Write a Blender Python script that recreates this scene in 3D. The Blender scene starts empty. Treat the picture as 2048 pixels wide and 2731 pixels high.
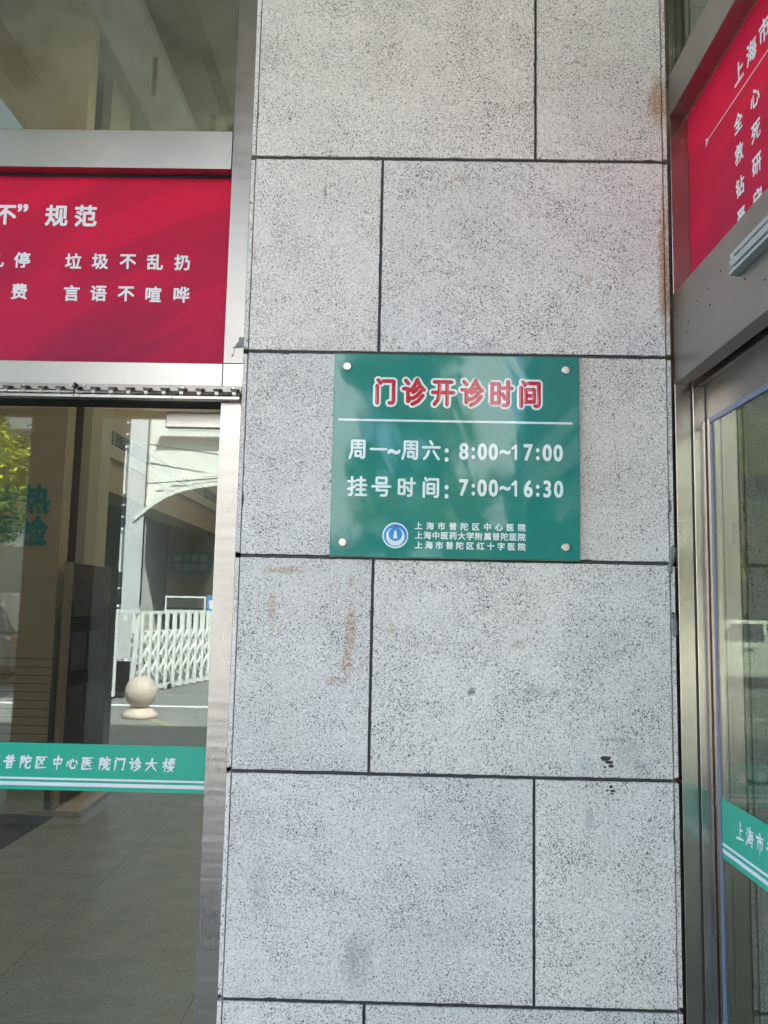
import bpy, bmesh, math, random
from mathutils import Vector, Matrix
R = math.radians
random.seed(7)
sc = bpy.context.scene
col = sc.collection

# ------------------------------------------------------------------ camera, sky, sun, exposure
cam = bpy.data.cameras.new('camera'); co = bpy.data.objects.new('camera', cam); col.objects.link(co)
cam.sensor_fit = 'VERTICAL'; cam.sensor_height = 36.0; cam.sensor_width = 27.0
cam.lens = 2219.1 / 2731 * 36.0
cam.clip_start = 0.05; cam.clip_end = 500
rt = Vector((0.99969778, 0.0135516, 0.02051082)); dn = Vector((0.01885629, 0.11261319, -0.99345997)); fw = Vector((-0.01577276, 0.99354649, 0.11232363))
M = Matrix((( rt.x, -dn.x, -fw.x, 0.4474), (rt.y, -dn.y, -fw.y, -2.37), (rt.z, -dn.z, -fw.z, 1.6), (0, 0, 0, 1)))
co.matrix_world = M
sc.camera = co

SUN_EL, SUN_AZ = R(51.3), R(30)
w = bpy.data.worlds.new("World"); sc.world = w; w.use_nodes = True
nt = w.node_tree; nt.nodes.clear()
sky = nt.nodes.new('ShaderNodeTexSky'); sky.sky_type = 'NISHITA'; sky.sun_disc = False
sky.sun_elevation = SUN_EL; sky.sun_rotation = SUN_AZ
bg = nt.nodes.new('ShaderNodeBackground'); bg.inputs[1].default_value = 0.11
wo = nt.nodes.new('ShaderNodeOutputWorld'); nt.links.new(sky.outputs[0], bg.inputs[0]); nt.links.new(bg.outputs[0], wo.inputs[0])
sl = bpy.data.lights.new('sun', 'SUN'); so = bpy.data.objects.new('sun', sl); col.objects.link(so)
sl.energy = 4.0; sl.angle = R(0.53); sl.color = (1.0, 0.965, 0.91)
sd = Vector((math.sin(SUN_AZ) * math.cos(SUN_EL), math.cos(SUN_AZ) * math.cos(SUN_EL), math.sin(SUN_EL)))
so.rotation_euler = sd.to_track_quat('Z', 'Y').to_euler(); so.location = (10, 18, 24)
sc.view_settings.view_transform = 'Standard'; sc.view_settings.look = 'None'
sc.view_settings.exposure = 3.80; sc.view_settings.gamma = 1.0; sc.view_settings.use_curve_mapping = False
try:
    sc.cycles.max_bounces = 16; sc.cycles.diffuse_bounces = 6; sc.cycles.glossy_bounces = 8
    sc.cycles.transparent_max_bounces = 32; sc.cycles.sample_clamp_indirect = 6.0
    sc.cycles.caustics_reflective = False; sc.cycles.caustics_refractive = False
except Exception:
    pass

# ------------------------------------------------------------------ helpers
def tag(o, label=None, cat=None, group=None, kind=None):
    if label: o['label'] = label
    if cat: o['category'] = cat
    if group: o['group'] = group
    if kind: o['kind'] = kind
    return o

def thing(name, label, cat, loc=(0, 0, 0), group=None):
    o = bpy.data.objects.new(name, None); col.objects.link(o); o.location = loc
    o.empty_display_size = 0.1
    return tag(o, label, cat, group)

class MB:
    def __init__(s): s.bm = bmesh.new()
    def box(s, x0, x1, y0, y1, z0, z1):
        v = [s.bm.verts.new(p) for p in ((x0,y0,z0),(x1,y0,z0),(x1,y1,z0),(x0,y1,z0),(x0,y0,z1),(x1,y0,z1),(x1,y1,z1),(x0,y1,z1))]
        for f in ((0,3,2,1),(4,5,6,7),(0,1,5,4),(1,2,6,5),(2,3,7,6),(3,0,4,7)): s.bm.faces.new([v[i] for i in f])
        return s
    def prism(s, poly, axis, a, b):
        # poly of 2-D points extruded along axis ('x': (y,z), 'y': (x,z), 'z': (x,y))
        def P(p, t): return {'x': (t, p[0], p[1]), 'y': (p[0], t, p[1]), 'z': (p[0], p[1], t)}[axis]
        A = [s.bm.verts.new(P(p, a)) for p in poly]; B = [s.bm.verts.new(P(p, b)) for p in poly]
        n = len(poly)
        s.bm.faces.new(A); s.bm.faces.new(B[::-1])
        for i in range(n): s.bm.faces.new((A[i], B[i], B[(i+1) % n], A[(i+1) % n]))
        return s
    def tube(s, p0, p1, r0, r1=None, n=12, caps=True):
        p0 = Vector(p0); p1 = Vector(p1); r1 = r0 if r1 is None else r1
        d = (p1 - p0).normalized(); a = d.orthogonal().normalized(); b = d.cross(a)
        A = []; B = []
        for i in range(n):
            t = 2*math.pi*i/n; q = a*math.cos(t) + b*math.sin(t)
            A.append(s.bm.verts.new(p0 + q*r0)); B.append(s.bm.verts.new(p1 + q*r1))
        for i in range(n):
            f = s.bm.faces.new((A[i], A[(i+1) % n], B[(i+1) % n], B[i])); f.smooth = True
        if caps: s.bm.faces.new(A[::-1]); s.bm.faces.new(B)
        return s
    def bar(s, p0, p1, w_, h_):
        p0 = Vector(p0); p1 = Vector(p1); d = (p1-p0).normalized()
        a = d.cross(Vector((0,0,1)));
        if a.length < 1e-3: a = Vector((1,0,0))
        a.normalize(); b = d.cross(a)
        A = [s.bm.verts.new(p0 + a*i*w_/2 + b*j*h_/2) for i, j in ((-1,-1),(1,-1),(1,1),(-1,1))]
        B = [s.bm.verts.new(p1 + a*i*w_/2 + b*j*h_/2) for i, j in ((-1,-1),(1,-1),(1,1),(-1,1))]
        s.bm.faces.new(A[::-1]); s.bm.faces.new(B)
        for i in range(4): s.bm.faces.new((A[i], A[(i+1) % 4], B[(i+1) % 4], B[i]))
        return s
    def sphere(s, c, r, sx=1, sy=1, sz=1, u=24, v=16):
        ret = bmesh.ops.create_uvsphere(s.bm, u_segments=u, v_segments=v, radius=r)
        for q in ret['verts']: q.co = Vector((q.co.x*sx, q.co.y*sy, q.co.z*sz)) + Vector(c)
        for q in ret['verts']:
            for f in q.link_faces: f.smooth = True
        return s
    def lathe(s, prof, c, n=40):
        rings = []
        for r, z in prof:
            rings.append([s.bm.verts.new((c[0]+r*math.cos(2*math.pi*i/n), c[1]+r*math.sin(2*math.pi*i/n), c[2]+z)) for i in range(n)])
        for k in range(len(rings)-1):
            for i in range(n):
                f = s.bm.faces.new((rings[k][i], rings[k][(i+1) % n], rings[k+1][(i+1) % n], rings[k+1][i])); f.smooth = True
        s.bm.faces.new(rings[0][::-1]); s.bm.faces.new(rings[-1])
        return s
    def build(s, name, mat, parent=None, bevel=0, seg=2):
        bmesh.ops.recalc_face_normals(s.bm, faces=s.bm.faces[:])
        me = bpy.data.meshes.new(name); s.bm.to_mesh(me); s.bm.free()
        o = bpy.data.objects.new(name, me); col.objects.link(o)
        me.materials.append(mat)
        if parent:
            o.parent = parent; o.matrix_parent_inverse = Matrix.Translation(-Vector(parent_loc(parent)))
        if bevel:
            m = o.modifiers.new('bevel', 'BEVEL'); m.width = bevel; m.segments = seg; m.limit_method = 'ANGLE'; m.angle_limit = R(40)
        return o

def parent_loc(p):
    l = Vector(p.location)
    return l
def struct(name, mb, mat, bevel=0): return tag(mb.build(name, mat, None, bevel), kind='structure')

# ------------------------------------------------------------------ materials
def newmat(name):
    m = bpy.data.materials.new(name); m.use_nodes = True
    return m, m.node_tree, m.node_tree.nodes['Principled BSDF']
def nd(t, ty, **kw):
    n = t.nodes.new(ty)
    for k, v in kw.items(): setattr(n, k, v)
    return n
def ramp(t, src, pts):
    r = nd(t, 'ShaderNodeValToRGB'); e = r.color_ramp.elements
    while len(e) < len(pts): e.new(0.5)
    for i, (p, c) in enumerate(pts):
        e[i].position = p; e[i].color = (c, c, c, 1) if isinstance(c, (int, float)) else (*c, 1)
    t.links.new(src, r.inputs[0]); return r.outputs[0]
def noise(t, vec, scale, detail=2, rough=0.5, dist=0):
    n = nd(t, 'ShaderNodeTexNoise'); n.inputs['Scale'].default_value = scale; n.inputs['Detail'].default_value = detail
    n.inputs['Roughness'].default_value = rough; n.inputs['Distortion'].default_value = dist
    t.links.new(vec, n.inputs['Vector']); return n.outputs['Fac']
def mix(t, fac, a, b, blend='MIX'):
    m = nd(t, 'ShaderNodeMix'); m.data_type = 'RGBA'; m.blend_type = blend
    for v, i in ((fac, 0), (a, 6), (b, 7)):
        if isinstance(v, (int, float)): m.inputs[i].default_value = v
        elif isinstance(v, tuple): m.inputs[i].default_value = (*v, 1)
        else: t.links.new(v, m.inputs[i])
    return m.outputs[2]
def math_(t, op, a, b=None):
    m = nd(t, 'ShaderNodeMath', operation=op)
    for v, i in ((a, 0), (b, 1)):
        if v is None: continue
        if isinstance(v, (int, float)): m.inputs[i].default_value = v
        else: t.links.new(v, m.inputs[i])
    return m.outputs[0]
def vmath(t, op, a, b):
    m = nd(t, 'ShaderNodeVectorMath', operation=op)
    for v, i in ((a, 0), (b, 1)):
        if isinstance(v, tuple): m.inputs[i].default_value = v
        else: t.links.new(v, m.inputs[i])
    return m
def worldpos(t): return nd(t, 'ShaderNodeNewGeometry').outputs['Position']
def objvec(t, per_object=True):
    p = worldpos(t)
    if not per_object: return p
    r = nd(t, 'ShaderNodeObjectInfo').outputs['Random']
    s_ = vmath(t, 'SCALE', (37.0, 11.0, 53.0), (0, 0, 0)); t.links.new(r, s_.inputs['Scale'])
    return vmath(t, 'ADD', p, s_.outputs[0]).outputs[0]
def bump(t, b, h, strength, dist=0.002):
    n = nd(t, 'ShaderNodeBump'); n.inputs['Strength'].default_value = strength; n.inputs['Distance'].default_value = dist
    t.links.new(h, n.inputs['Height']); t.links.new(n.outputs[0], b.inputs['Normal']); return n.outputs[0]

def plain(name, c, rough=0.5, metal=0.0, var=0.12, scale=6.0, spec=0.5):
    m, t, b = newmat(name)
    f = noise(t, objvec(t), scale, 4, 0.6)
    lo = tuple(x*(1-var) for x in c); hi = tuple(min(1, x*(1+var)) for x in c)
    t.links.new(mix(t, f, lo, hi), b.inputs['Base Color'])
    b.inputs['Roughness'].default_value = rough; b.inputs['Metallic'].default_value = metal
    b.inputs['Specular IOR Level'].default_value = spec
    return m

# stains on the pillar, world x, z on its face: x, z, rx, rz, colour, strength, breakup
STAINS = [
    (1.212, 3.13, .036, .085, (.34, .15, .04), .88, .55), (1.222, 2.62, .019, .22, (.30, .13, .035), .88, .4), (1.222, 2.50, .022, .05, (.30, .15, .05), .55, .5),
    (.131, 1.695, .075, .012, (.36, .21, .08), .78, .95), (.098, 1.584, .014, .055, (.36, .21, .08), .78, .95), (.321, 1.665, .012, .02, (.30, .18, .10), .65, .9),
    (.322, 1.535, .017, .075, (.35, .20, .07), .85, .92), (.314, 1.440, .017, .04, (.35, .20, .07), .85, .92), (.289, 1.386, .032, .014, (.34, .21, .1), .7, 1.0),
    (.213, 2.835, .0025, .042, (.14, .07, .04), .9, .7), (.62, 2.88, .03, .012, (.28, .18, .11), .6, 1.0), (.59, 2.70, .006, .014, (.32, .2, .1), .6, .9),
    (.36, .648, .045, .075, (.11, .13, .14), .60, .85), (.09, .83, .03, .09, (.15, .17, .18), .35, .9), (.665, 1.367, .012, .012, (.07, .07, .07), .85, .5),
    (.60, .72, .11, .05, (.16, .18, .2), .30, 1.0), (.74, .93, .06, .10, (.2, .23, .27), .30, 1.0), (.84, 1.37, .03, .015, (.12, .12, .12), .5, 1.0),
    (.897, 1.37, .02, .014, (.11, .11, .12), .55, 1.0), (.977, 1.175, .022, .022, (.34, .42, .45), .6, .35), (1.10, 1.20, .05, .05, (.35, .35, .31), .55, .7),
    (1.14, 1.17, .03, .035, (.13, .14, .16), .45, 1.0), (.44, 1.535, .015, .02, (.40, .34, .2), .5, 1.0), (.62, 1.50, .16, .004, (.40, .33, .2), .35, .6),
    (.63, 1.69, .05, .02, (.10, .09, .08), .45, 1.0), (.8, 1.50, .02, .016, (.22, .15, .08), .5, 1.0), (.01, 2.63, .004, .03, (.34, .2, .08), .8, .7),
    (.36, 2.385, .008, .018, (.33, .2, .09), .6, .9), (.99, 1.03, .014, .04, (.3, .33, .33), .6, .5), (.86, 3.17, .05, .012, (.14, .14, .13), .5, 1.0),
    (1.0, 2.02, .2, .25, (.50, .47, .42), .25, .5), (1.0, 1.5, .13, .10, (.18, .21, .25), .25, 1.0), (.70, 2.36, .035, .03, (.16, .17, .18), .45, 1.0), (.22, 2.365, .04, .025, (.22, .22, .2), .35, 1.0),
    (1.06, 1.245, .045, .006, (.2, .2, .18), .6, .6), (1.0, 2.57, .008, .02, (.33, .22, .12), .6, 1.0), (.05, 1.0, .05, .05, (.2, .2, .22), .25, 1.0), (1.05, 1.9, .1, .006, (.3, .28, .24), .3, 1.0),
]
def granite(name, stains=True, light=(.73, .70, .665), dark=(.022, .024, .028)):
    m, t, b = newmat(name)
    v = objvec(t); p = worldpos(t)
    warp = nd(t, 'ShaderNodeTexNoise'); warp.inputs['Scale'].default_value = 60; t.links.new(v, warp.inputs['Vector'])
    ws = vmath(t, 'SCALE', warp.outputs['Color'], (0, 0, 0)); ws.inputs['Scale'].default_value = 0.012
    vv = vmath(t, 'ADD', v, ws.outputs[0]).outputs[0]
    vo = nd(t, 'ShaderNodeTexVoronoi'); vo.inputs['Scale'].default_value = 230; t.links.new(vv, vo.inputs['Vector'])
    cellr = nd(t, 'ShaderNodeSeparateColor'); t.links.new(vo.outputs['Color'], cellr.inputs[0])
    clump = noise(t, v, 7.5, 5, 0.68)
    # feldspar and quartz grains, then black mica flecks whose density drifts over the slab
    base = mix(t, ramp(t, cellr.outputs[1], [(.0, .0), (1., 1.)]), tuple(c*.82 for c in light), tuple(min(1, c*1.12) for c in light))
    warm = mix(t, ramp(t, noise(t, v, 3.2, 3, .55), [(.42, 0), (.68, 1)]), base, (.60, .555, .51))
    base = mix(t, .32, base, warm)
    fl = noise(t, vv, 248, 2.8, .64)
    thr = math_(t, 'ADD', math_(t, 'MULTIPLY', clump, .23), math_(t, 'SUBTRACT', fl, .008))
    f1 = ramp(t, thr, [(.671, 0), (.699, 1)])
    cells = ramp(t, math_(t, 'ADD', cellr.outputs[0], math_(t, 'MULTIPLY', clump, .25)), [(1.0, 0), (1.03, 1)])
    c = mix(t, math_(t, 'MULTIPLY', f1, .85), base, dark)
    c = mix(t, math_(t, 'MULTIPLY', cells, .6), c, (.13, .135, .14))
    c = mix(t, math_(t, 'MULTIPLY', ramp(t, noise(t, v, 2.3, 5, .6), [(.45, 0), (.75, 1)]), .16), c, (.33, .35, .37))
    rnd = nd(t, 'ShaderNodeObjectInfo').outputs['Random']
    c = mix(t, 1.0, c, ramp(t, rnd, [(0, (.90, .905, .915)), (.4, (.96, .94, .91)), (.7, (.94, .945, .95)), (1, (1.0, .985, .96))]), 'MULTIPLY')
    if stains:
        brk = ramp(t, noise(t, p, 130, 3, .6), [(.40, 0), (.60, 1)])
        edge = noise(t, p, 45, 3, .6)
        for (x, z, rx, rz, cc, st, bk) in STAINS:
            d = vmath(t, 'SUBTRACT', p, (x, 0, z)); d = vmath(t, 'MULTIPLY', d.outputs[0], (1/rx, 0, 1/rz))
            ln = nd(t, 'ShaderNodeVectorMath', operation='LENGTH'); t.links.new(d.outputs[0], ln.inputs[0])
            g = math_(t, 'ADD', ln.outputs['Value'], math_(t, 'MULTIPLY', math_(t, 'SUBTRACT', edge, .5), 1.6))
            mr = nd(t, 'ShaderNodeMapRange'); mr.inputs[1].default_value = 1.15; mr.inputs[2].default_value = .45; t.links.new(g, mr.inputs[0])
            k = math_(t, 'MULTIPLY', mr.outputs[0], st)
            k = math_(t, 'MULTIPLY', k, math_(t, 'ADD', math_(t, 'MULTIPLY', brk, bk), 1-bk))
            c = mix(t, k, c, cc)
    t.links.new(c, b.inputs['Base Color'])
    b.inputs['Roughness'].default_value = .62; b.inputs['Specular IOR Level'].default_value = .35
    bump(t, b, fl, .25, .0012)
    return m

def steel(name, axis='z', c=(.60, .585, .56), rough=.30, wob=.05):
    m, t, b = newmat(name)
    v = objvec(t)
    sc1 = {'z': (260, 260, 3), 'x': (3, 260, 260), 'y': (260, 3, 260)}[axis]
    sc2 = {'z': (.8, .8, 22), 'x': (5, 3, 3), 'y': (3, 5, 3)}[axis]
    br = noise(t, vmath(t, 'MULTIPLY', v, sc1).outputs[0], 1, 3, .6)
    smudge = ramp(t, noise(t, v, 5, 4, .55), [(.22, 0), (.78, 1)])
    t.links.new(mix(t, smudge, tuple(x*.86 for x in c), tuple(min(1, x*1.08) for x in c)), b.inputs['Base Color'])
    b.inputs['Metallic'].default_value = 1.0
    rr = math_(t, 'ADD', math_(t, 'MULTIPLY', br, .10), math_(t, 'MULTIPLY', smudge, .14))
    t.links.new(math_(t, 'ADD', rr, rough-.12), b.inputs['Roughness'])
    wv = noise(t, vmath(t, 'MULTIPLY', v, sc2).outputs[0], 1.6, 1.5, .45)
    h = wv
    bump(t, b, h, wob*6, .01)
    # specks of dirt
    return m

def glass(name, tint=(.80, .85, .82), ior=1.62, dirt_haze=.02, wave=.0, dust_haze=(.5, .5, .48)):
    m, t, b = newmat(name); t.nodes.remove(b)
    out = t.nodes['Material Output']
    tr = nd(t, 'ShaderNodeBsdfTransparent'); tr.inputs[0].default_value = (*tint, 1)
    gl = nd(t, 'ShaderNodeBsdfGlossy'); gl.inputs['Roughness'].default_value = 0.0; gl.inputs[0].default_value = (.90, 1, .96, 1)
    fr = nd(t, 'ShaderNodeFresnel'); fr.inputs[0].default_value = ior
    bf = nd(t, 'ShaderNodeNewGeometry').outputs['Backfacing']
    t.links.new(math_(t, 'ADD', ior, math_(t, 'MULTIPLY', bf, 1.0/ior-ior)), fr.inputs[0])
    mx = nd(t, 'ShaderNodeMixShader')
    t.links.new(fr.outputs[0], mx.inputs[0]); t.links.new(tr.outputs[0], mx.inputs[1]); t.links.new(gl.outputs[0], mx.inputs[2])
    df = nd(t, 'ShaderNodeBsdfDiffuse'); df.inputs[0].default_value = (*dust_haze, 1)
    m2 = nd(t, 'ShaderNodeMixShader')
    p = worldpos(t)
    t.links.new(math_(t, 'MULTIPLY', ramp(t, noise(t, p, 7, 6, .7), [(.35, .25), (.75, 1)]), dirt_haze), m2.inputs[0])
    t.links.new(mx.outputs[0], m2.inputs[1]); t.links.new(df.outputs[0], m2.inputs[2])
    if wave:
        bp = nd(t, 'ShaderNodeBump'); bp.inputs['Strength'].default_value = wave; bp.inputs['Distance'].default_value = .01
        t.links.new(noise(t, p, 2.2, 1, .4), bp.inputs['Height']); t.links.new(bp.outputs[0], gl.inputs['Normal'])
    t.links.new(m2.outputs[0], out.inputs[0])
    return m

def red_print(name):
    # printed red satin: soft folds radiating across the sheet are part of the print
    m, t, b = newmat(name)
    p = worldpos(t)
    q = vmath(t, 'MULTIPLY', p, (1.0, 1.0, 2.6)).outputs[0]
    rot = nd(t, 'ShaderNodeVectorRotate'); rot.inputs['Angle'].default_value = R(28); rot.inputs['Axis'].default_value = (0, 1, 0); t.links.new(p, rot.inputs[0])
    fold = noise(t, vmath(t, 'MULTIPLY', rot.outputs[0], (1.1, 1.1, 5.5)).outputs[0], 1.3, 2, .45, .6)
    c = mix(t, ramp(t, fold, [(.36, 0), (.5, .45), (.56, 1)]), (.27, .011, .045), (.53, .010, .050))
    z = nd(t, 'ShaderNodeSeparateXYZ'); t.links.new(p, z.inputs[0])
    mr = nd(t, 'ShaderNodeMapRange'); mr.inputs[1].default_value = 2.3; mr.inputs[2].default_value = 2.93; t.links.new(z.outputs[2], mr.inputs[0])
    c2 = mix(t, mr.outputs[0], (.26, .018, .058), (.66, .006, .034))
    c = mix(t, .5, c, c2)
    dirt_haze = ramp(t, noise(t, p, 110, 2, .5), [(.70, 0), (.76, 1)])
    c = mix(t, math_(t, 'MULTIPLY', dirt_haze, .5), c, (.10, .02, .03))
    t.links.new(c, b.inputs['Base Color'])
    b.inputs['Roughness'].default_value = .6; b.inputs['Specular IOR Level'].default_value = .15
    bump(t, b, noise(t, p, 5, 2, .5), .08, .01)
    return m

def acrylic(name, c):
    # coloured sheet under clear acrylic, slightly wavy and scratched
    m, t, b = newmat(name)
    p = worldpos(t)
    f = noise(t, p, 5, 4, .6)
    cc = mix(t, f, tuple(x*.88 for x in c), tuple(x*1.1 for x in c))
    scr = ramp(t, noise(t, vmath(t, 'MULTIPLY', p, (55, 1, 3.2)).outputs[0], 1, 4, .65, .8), [(.62, 0), (.8, 1)])
    msk = ramp(t, noise(t, p, 3.5, 3, .6), [(.42, 0), (.62, 1)])
    cc = mix(t, math_(t, 'MULTIPLY', math_(t, 'MULTIPLY', scr, msk), .30), cc, (.35, .62, .56))
    t.links.new(cc, b.inputs['Base Color'])
    b.inputs['Roughness'].default_value = .05; b.inputs['IOR'].default_value = 1.40
    rot = nd(t, 'ShaderNodeVectorRotate'); rot.inputs['Angle'].default_value = R(22); rot.inputs['Axis'].default_value = (0, 1, 0); t.links.new(p, rot.inputs[0])
    h = noise(t, vmath(t, 'MULTIPLY', rot.outputs[0], (9, 1, 2.4)).outputs[0], 1.0, 2, .5, .5)
    bump(t, b, h, .13, .006)
    return m

def pavement_mat(name, c, tx, ty, ox=0, oy=0, joint=.006, rough=.55, flecks=.5, jc=None):
    m, t, b = newmat(name)
    p = worldpos(t)
    s_ = nd(t, 'ShaderNodeSeparateXYZ'); t.links.new(p, s_.inputs[0])
    def line(src, size, off):
        a = math_(t, 'DIVIDE', math_(t, 'SUBTRACT', src, off), size)
        fr = math_(t, 'FRACT', a); d = math_(t, 'MINIMUM', fr, math_(t, 'SUBTRACT', 1.0, fr))
        return math_(t, 'LESS_THAN', d, joint/size/2*1.0)
    j = math_(t, 'MAXIMUM', line(s_.outputs[0], tx, ox), line(s_.outputs[1], ty, oy))
    f = noise(t, p, 5, 6, .72)
    cc = mix(t, ramp(t, f, [(.3, 0), (.7, 1)]), tuple(x*.72 for x in c), tuple(x*1.2 for x in c))
    fl = ramp(t, noise(t, p, 70, 4, .72), [(.54, 0), (.64, 1)])
    cc = mix(t, math_(t, 'MULTIPLY', fl, flecks), cc, tuple(x*.3 for x in c))
    cc = mix(t, j, cc, jc or tuple(x*.35 for x in c))
    t.links.new(cc, b.inputs['Base Color']); b.inputs['Roughness'].default_value = rough
    bump(t, b, noise(t, p, 40, 4, .6), .1, .002)
    return m

GRAN = granite('speckled_granite')
GRAN2 = granite('speckled_granite_plain', False)
JOINT = plain('joint_sealant', (.026, .026, .028), .6, 0, .7, 22)
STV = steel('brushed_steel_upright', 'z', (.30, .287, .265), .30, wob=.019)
STVU = steel('brushed_steel_upper', 'z', (.255, .238, .218), .32, wob=.006)  # darker copy of the upright steel; dim canopy reflection put into its colour
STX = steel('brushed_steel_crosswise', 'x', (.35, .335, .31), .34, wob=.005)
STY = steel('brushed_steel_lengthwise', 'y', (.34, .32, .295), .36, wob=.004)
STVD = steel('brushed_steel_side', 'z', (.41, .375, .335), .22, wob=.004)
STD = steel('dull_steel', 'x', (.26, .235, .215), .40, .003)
CHROME = plain('screw_steel', (.40, .385, .36), .34, 1.0, .1, 90)
RED = red_print('printed_red_sheet')
WLET = plain('white_vinyl', (.66, .66, .68), .45, 0, .05, 20)
SIGN = acrylic('green_acrylic', (.024, .215, .182))
SIGNW = acrylic('white_print', (.70, .78, .76)); SIGNR = acrylic('red_print', (.50, .022, .050)); SIGNB = acrylic('blue_print', (.05, .26, .62))
BAND = plain('green_vinyl_band', (.004, .33, .22), .35, 0, .06, 6)
TEAL = plain('teal_lettering', (.010, .22, .25), .5, 0, .05, 8)
GLASS = glass('door_glass', (.84, .88, .84), ior=1.64, dirt_haze=.018, wave=.008)
GLASS2 = glass('side_glass', (.56, .58, .50), 1.60, .03, dust_haze=(.4, .38, .3))
TGLASS = glass('transom_glass', (.70, .74, .64), 2.3, .18, dust_haze=(.46, .45, .36))  # strong olive film is painted haze that lifts the dim pane
DARK = plain('dark_metal_and_shade', (.014, .013, .013), .6, spec=.2)
BLUE = plain('blue_film_strip', (.13, .155, .235), .4)
RUBBER = plain('black_rubber', (.015, .015, .016), .6)
GREY = plain('grey_sealant', (.20, .20, .20), .75, 0, .3, 60)
ALU = plain('white_aluminium', (.44, .48, .48), .3, .55, .06, 30)
BEIGE = plain('beige_wall_paint', (.44, .35, .24), .6, 0, .10, 3)
BEIGEL = plain('cream_wall_paint', (.46, .42, .31), .6, 0, .10, 3)
BROWN = plain('dark_brown_shade', (.07, .052, .040), .5, 0, .15, 3)
CEIL = plain('olive_ceiling_paint', (.50, .50, .42), .8, 0, .12, 1.5)
CEILD = plain('dark_paint_and_shade', (.16, .16, .145), .8, 0, .12, 2)
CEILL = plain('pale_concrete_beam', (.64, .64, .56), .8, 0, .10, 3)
WHITEP = plain('white_render', (.62, .61, .57), .8, 0, .14, .9)
GREYP = plain('grey_stained_render', (.46, .46, .47), .85, 0, .28, 1.6)
STONE = plain('pinkish_stone', (.52, .42, .35), .6, 0, .22, 14)
WPOST = plain('white_steel_paint', (.78, .78, .76), .35, .2, .05, 8)
WINDOW = plain('dark_window_glass', (.03, .035, .04), .05, 0, .2, 2)
ASPH = plain('asphalt', (.17, .17, .165), .85, 0, .22, 3)
LINE = plain('road_paint', (.75, .75, .72), .7, 0, .1, 9)
YLINE = plain('yellow_road_paint', (.40, .33, .18), .7, 0, .1, 9)
CSTONE = plain('dark_brown_polished_stone', (.06, .05, .045), .35, 0, .3, 40)
BARK = plain('bark', (.10, .075, .05), .9, 0, .3, 12)
SCRAP = plain('black_residue', (.035, .035, .035), .8, 0, .4, 80)

# ------------------------------------------------------------------ ground, road, floors
struct('ground', MB().box(-90, 90, -90, 60, -.30, -.012), ASPH)
struct('pavement', MB().box(-14, 14, -9.75, .14, -.012, 0), pavement_mat('paving_slabs', (.20, .20, .19), .858, .60, -.344, 0, .006, .5, .55))
struct('road', MB().box(-60, 60, -16.2, -9.76, -.0119, -.004), ASPH)
tag(MB().box(-60, 60, -10.47, -10.33, -.0039, 0.0005).build('road_marking', LINE), kind='structure')
ym = MB()
for x in (-2.9, -1.7): ym.prism([(x, -8.9), (x+.45, -8.35), (x+.53, -8.35), (x+.08, -8.9)], 'z', .0005, .004)
tag(ym.build('yellow_marking', YLINE), kind='structure')
struct('hall_floor', MB().box(-6.2, 7.5, .14, 14, -.012, .0005), pavement_mat('hall_stone', (.25, .25, .222), .858, 1.72, -.344, .97, .004, .42, .95))
struct('entrance_mat', MB().box(-4.2, -2.05, 3.12, 7, .0006, .008), plain('brown_mat', (.05, .038, .034), .9, 0, .35, 40))

# ------------------------------------------------------------------ granite pillar
def slab(x0, x1, z0, z1, y0=0, y1=.030, j=.0007, step=.018):
    # sawn slab whose arrises are slightly chipped
    pts = []
    def run(a, b, nrm):
        n = max(2, int((Vector(b)-Vector(a)).length/step))
        for i in range(n):
            p = Vector(a).lerp(Vector(b), i/n); k = abs(random.gauss(0, j)) + (random.uniform(.001, .0032) if random.random() < .018 else 0)
            pts.append((p.x+nrm[0]*k, p.y+nrm[1]*k))
    run((x0, z0), (x1, z0), (0, 1)); run((x1, z0), (x1, z1), (-1, 0)); run((x1, z1), (x0, z1), (0, -1)); run((x0, z1), (x0, z0), (1, 0))
    mb = MB(); e = .0011; n = len(pts); cx, cz = (x0+x1)/2, (z0+z1)/2
    def inset(p): return (p[0]+(e if p[0] < cx else -e)*(1 if min(abs(p[0]-x0), abs(p[0]-x1)) < .006 else 0), p[1]+(e if p[1] < cz else -e)*(1 if min(abs(p[1]-z0), abs(p[1]-z1)) < .006 else 0))
    A = [mb.bm.verts.new((inset(p)[0], y0, inset(p)[1])) for p in pts]; B = [mb.bm.verts.new((p[0], y0+e, p[1])) for p in pts]; D = [mb.bm.verts.new((p[0], y1, p[1])) for p in pts]
    mb.bm.faces.new(A); mb.bm.faces.new(D[::-1])
    for i in range(n):
        k = (i+1) % n; mb.bm.faces.new((A[i], B[i], B[k], A[k])); mb.bm.faces.new((B[i], D[i], D[k], B[k]))
    return mb
ROWS = [-.06, .5385, 1.1372, 1.7358, 2.3362, 2.9382, 3.5400, 4.1400, 4.7400, 5.18]
XL, XR_ = .0022, 1.2222
pil = thing('granite_pillar', 'speckled grey granite clad pillar behind the green hours sign', 'pillar', (.61, .3, 0))
MB().box(.004, 1.2205, .006, .50, 0, 5.18).build('joint_filler', JOINT, pil)
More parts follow.
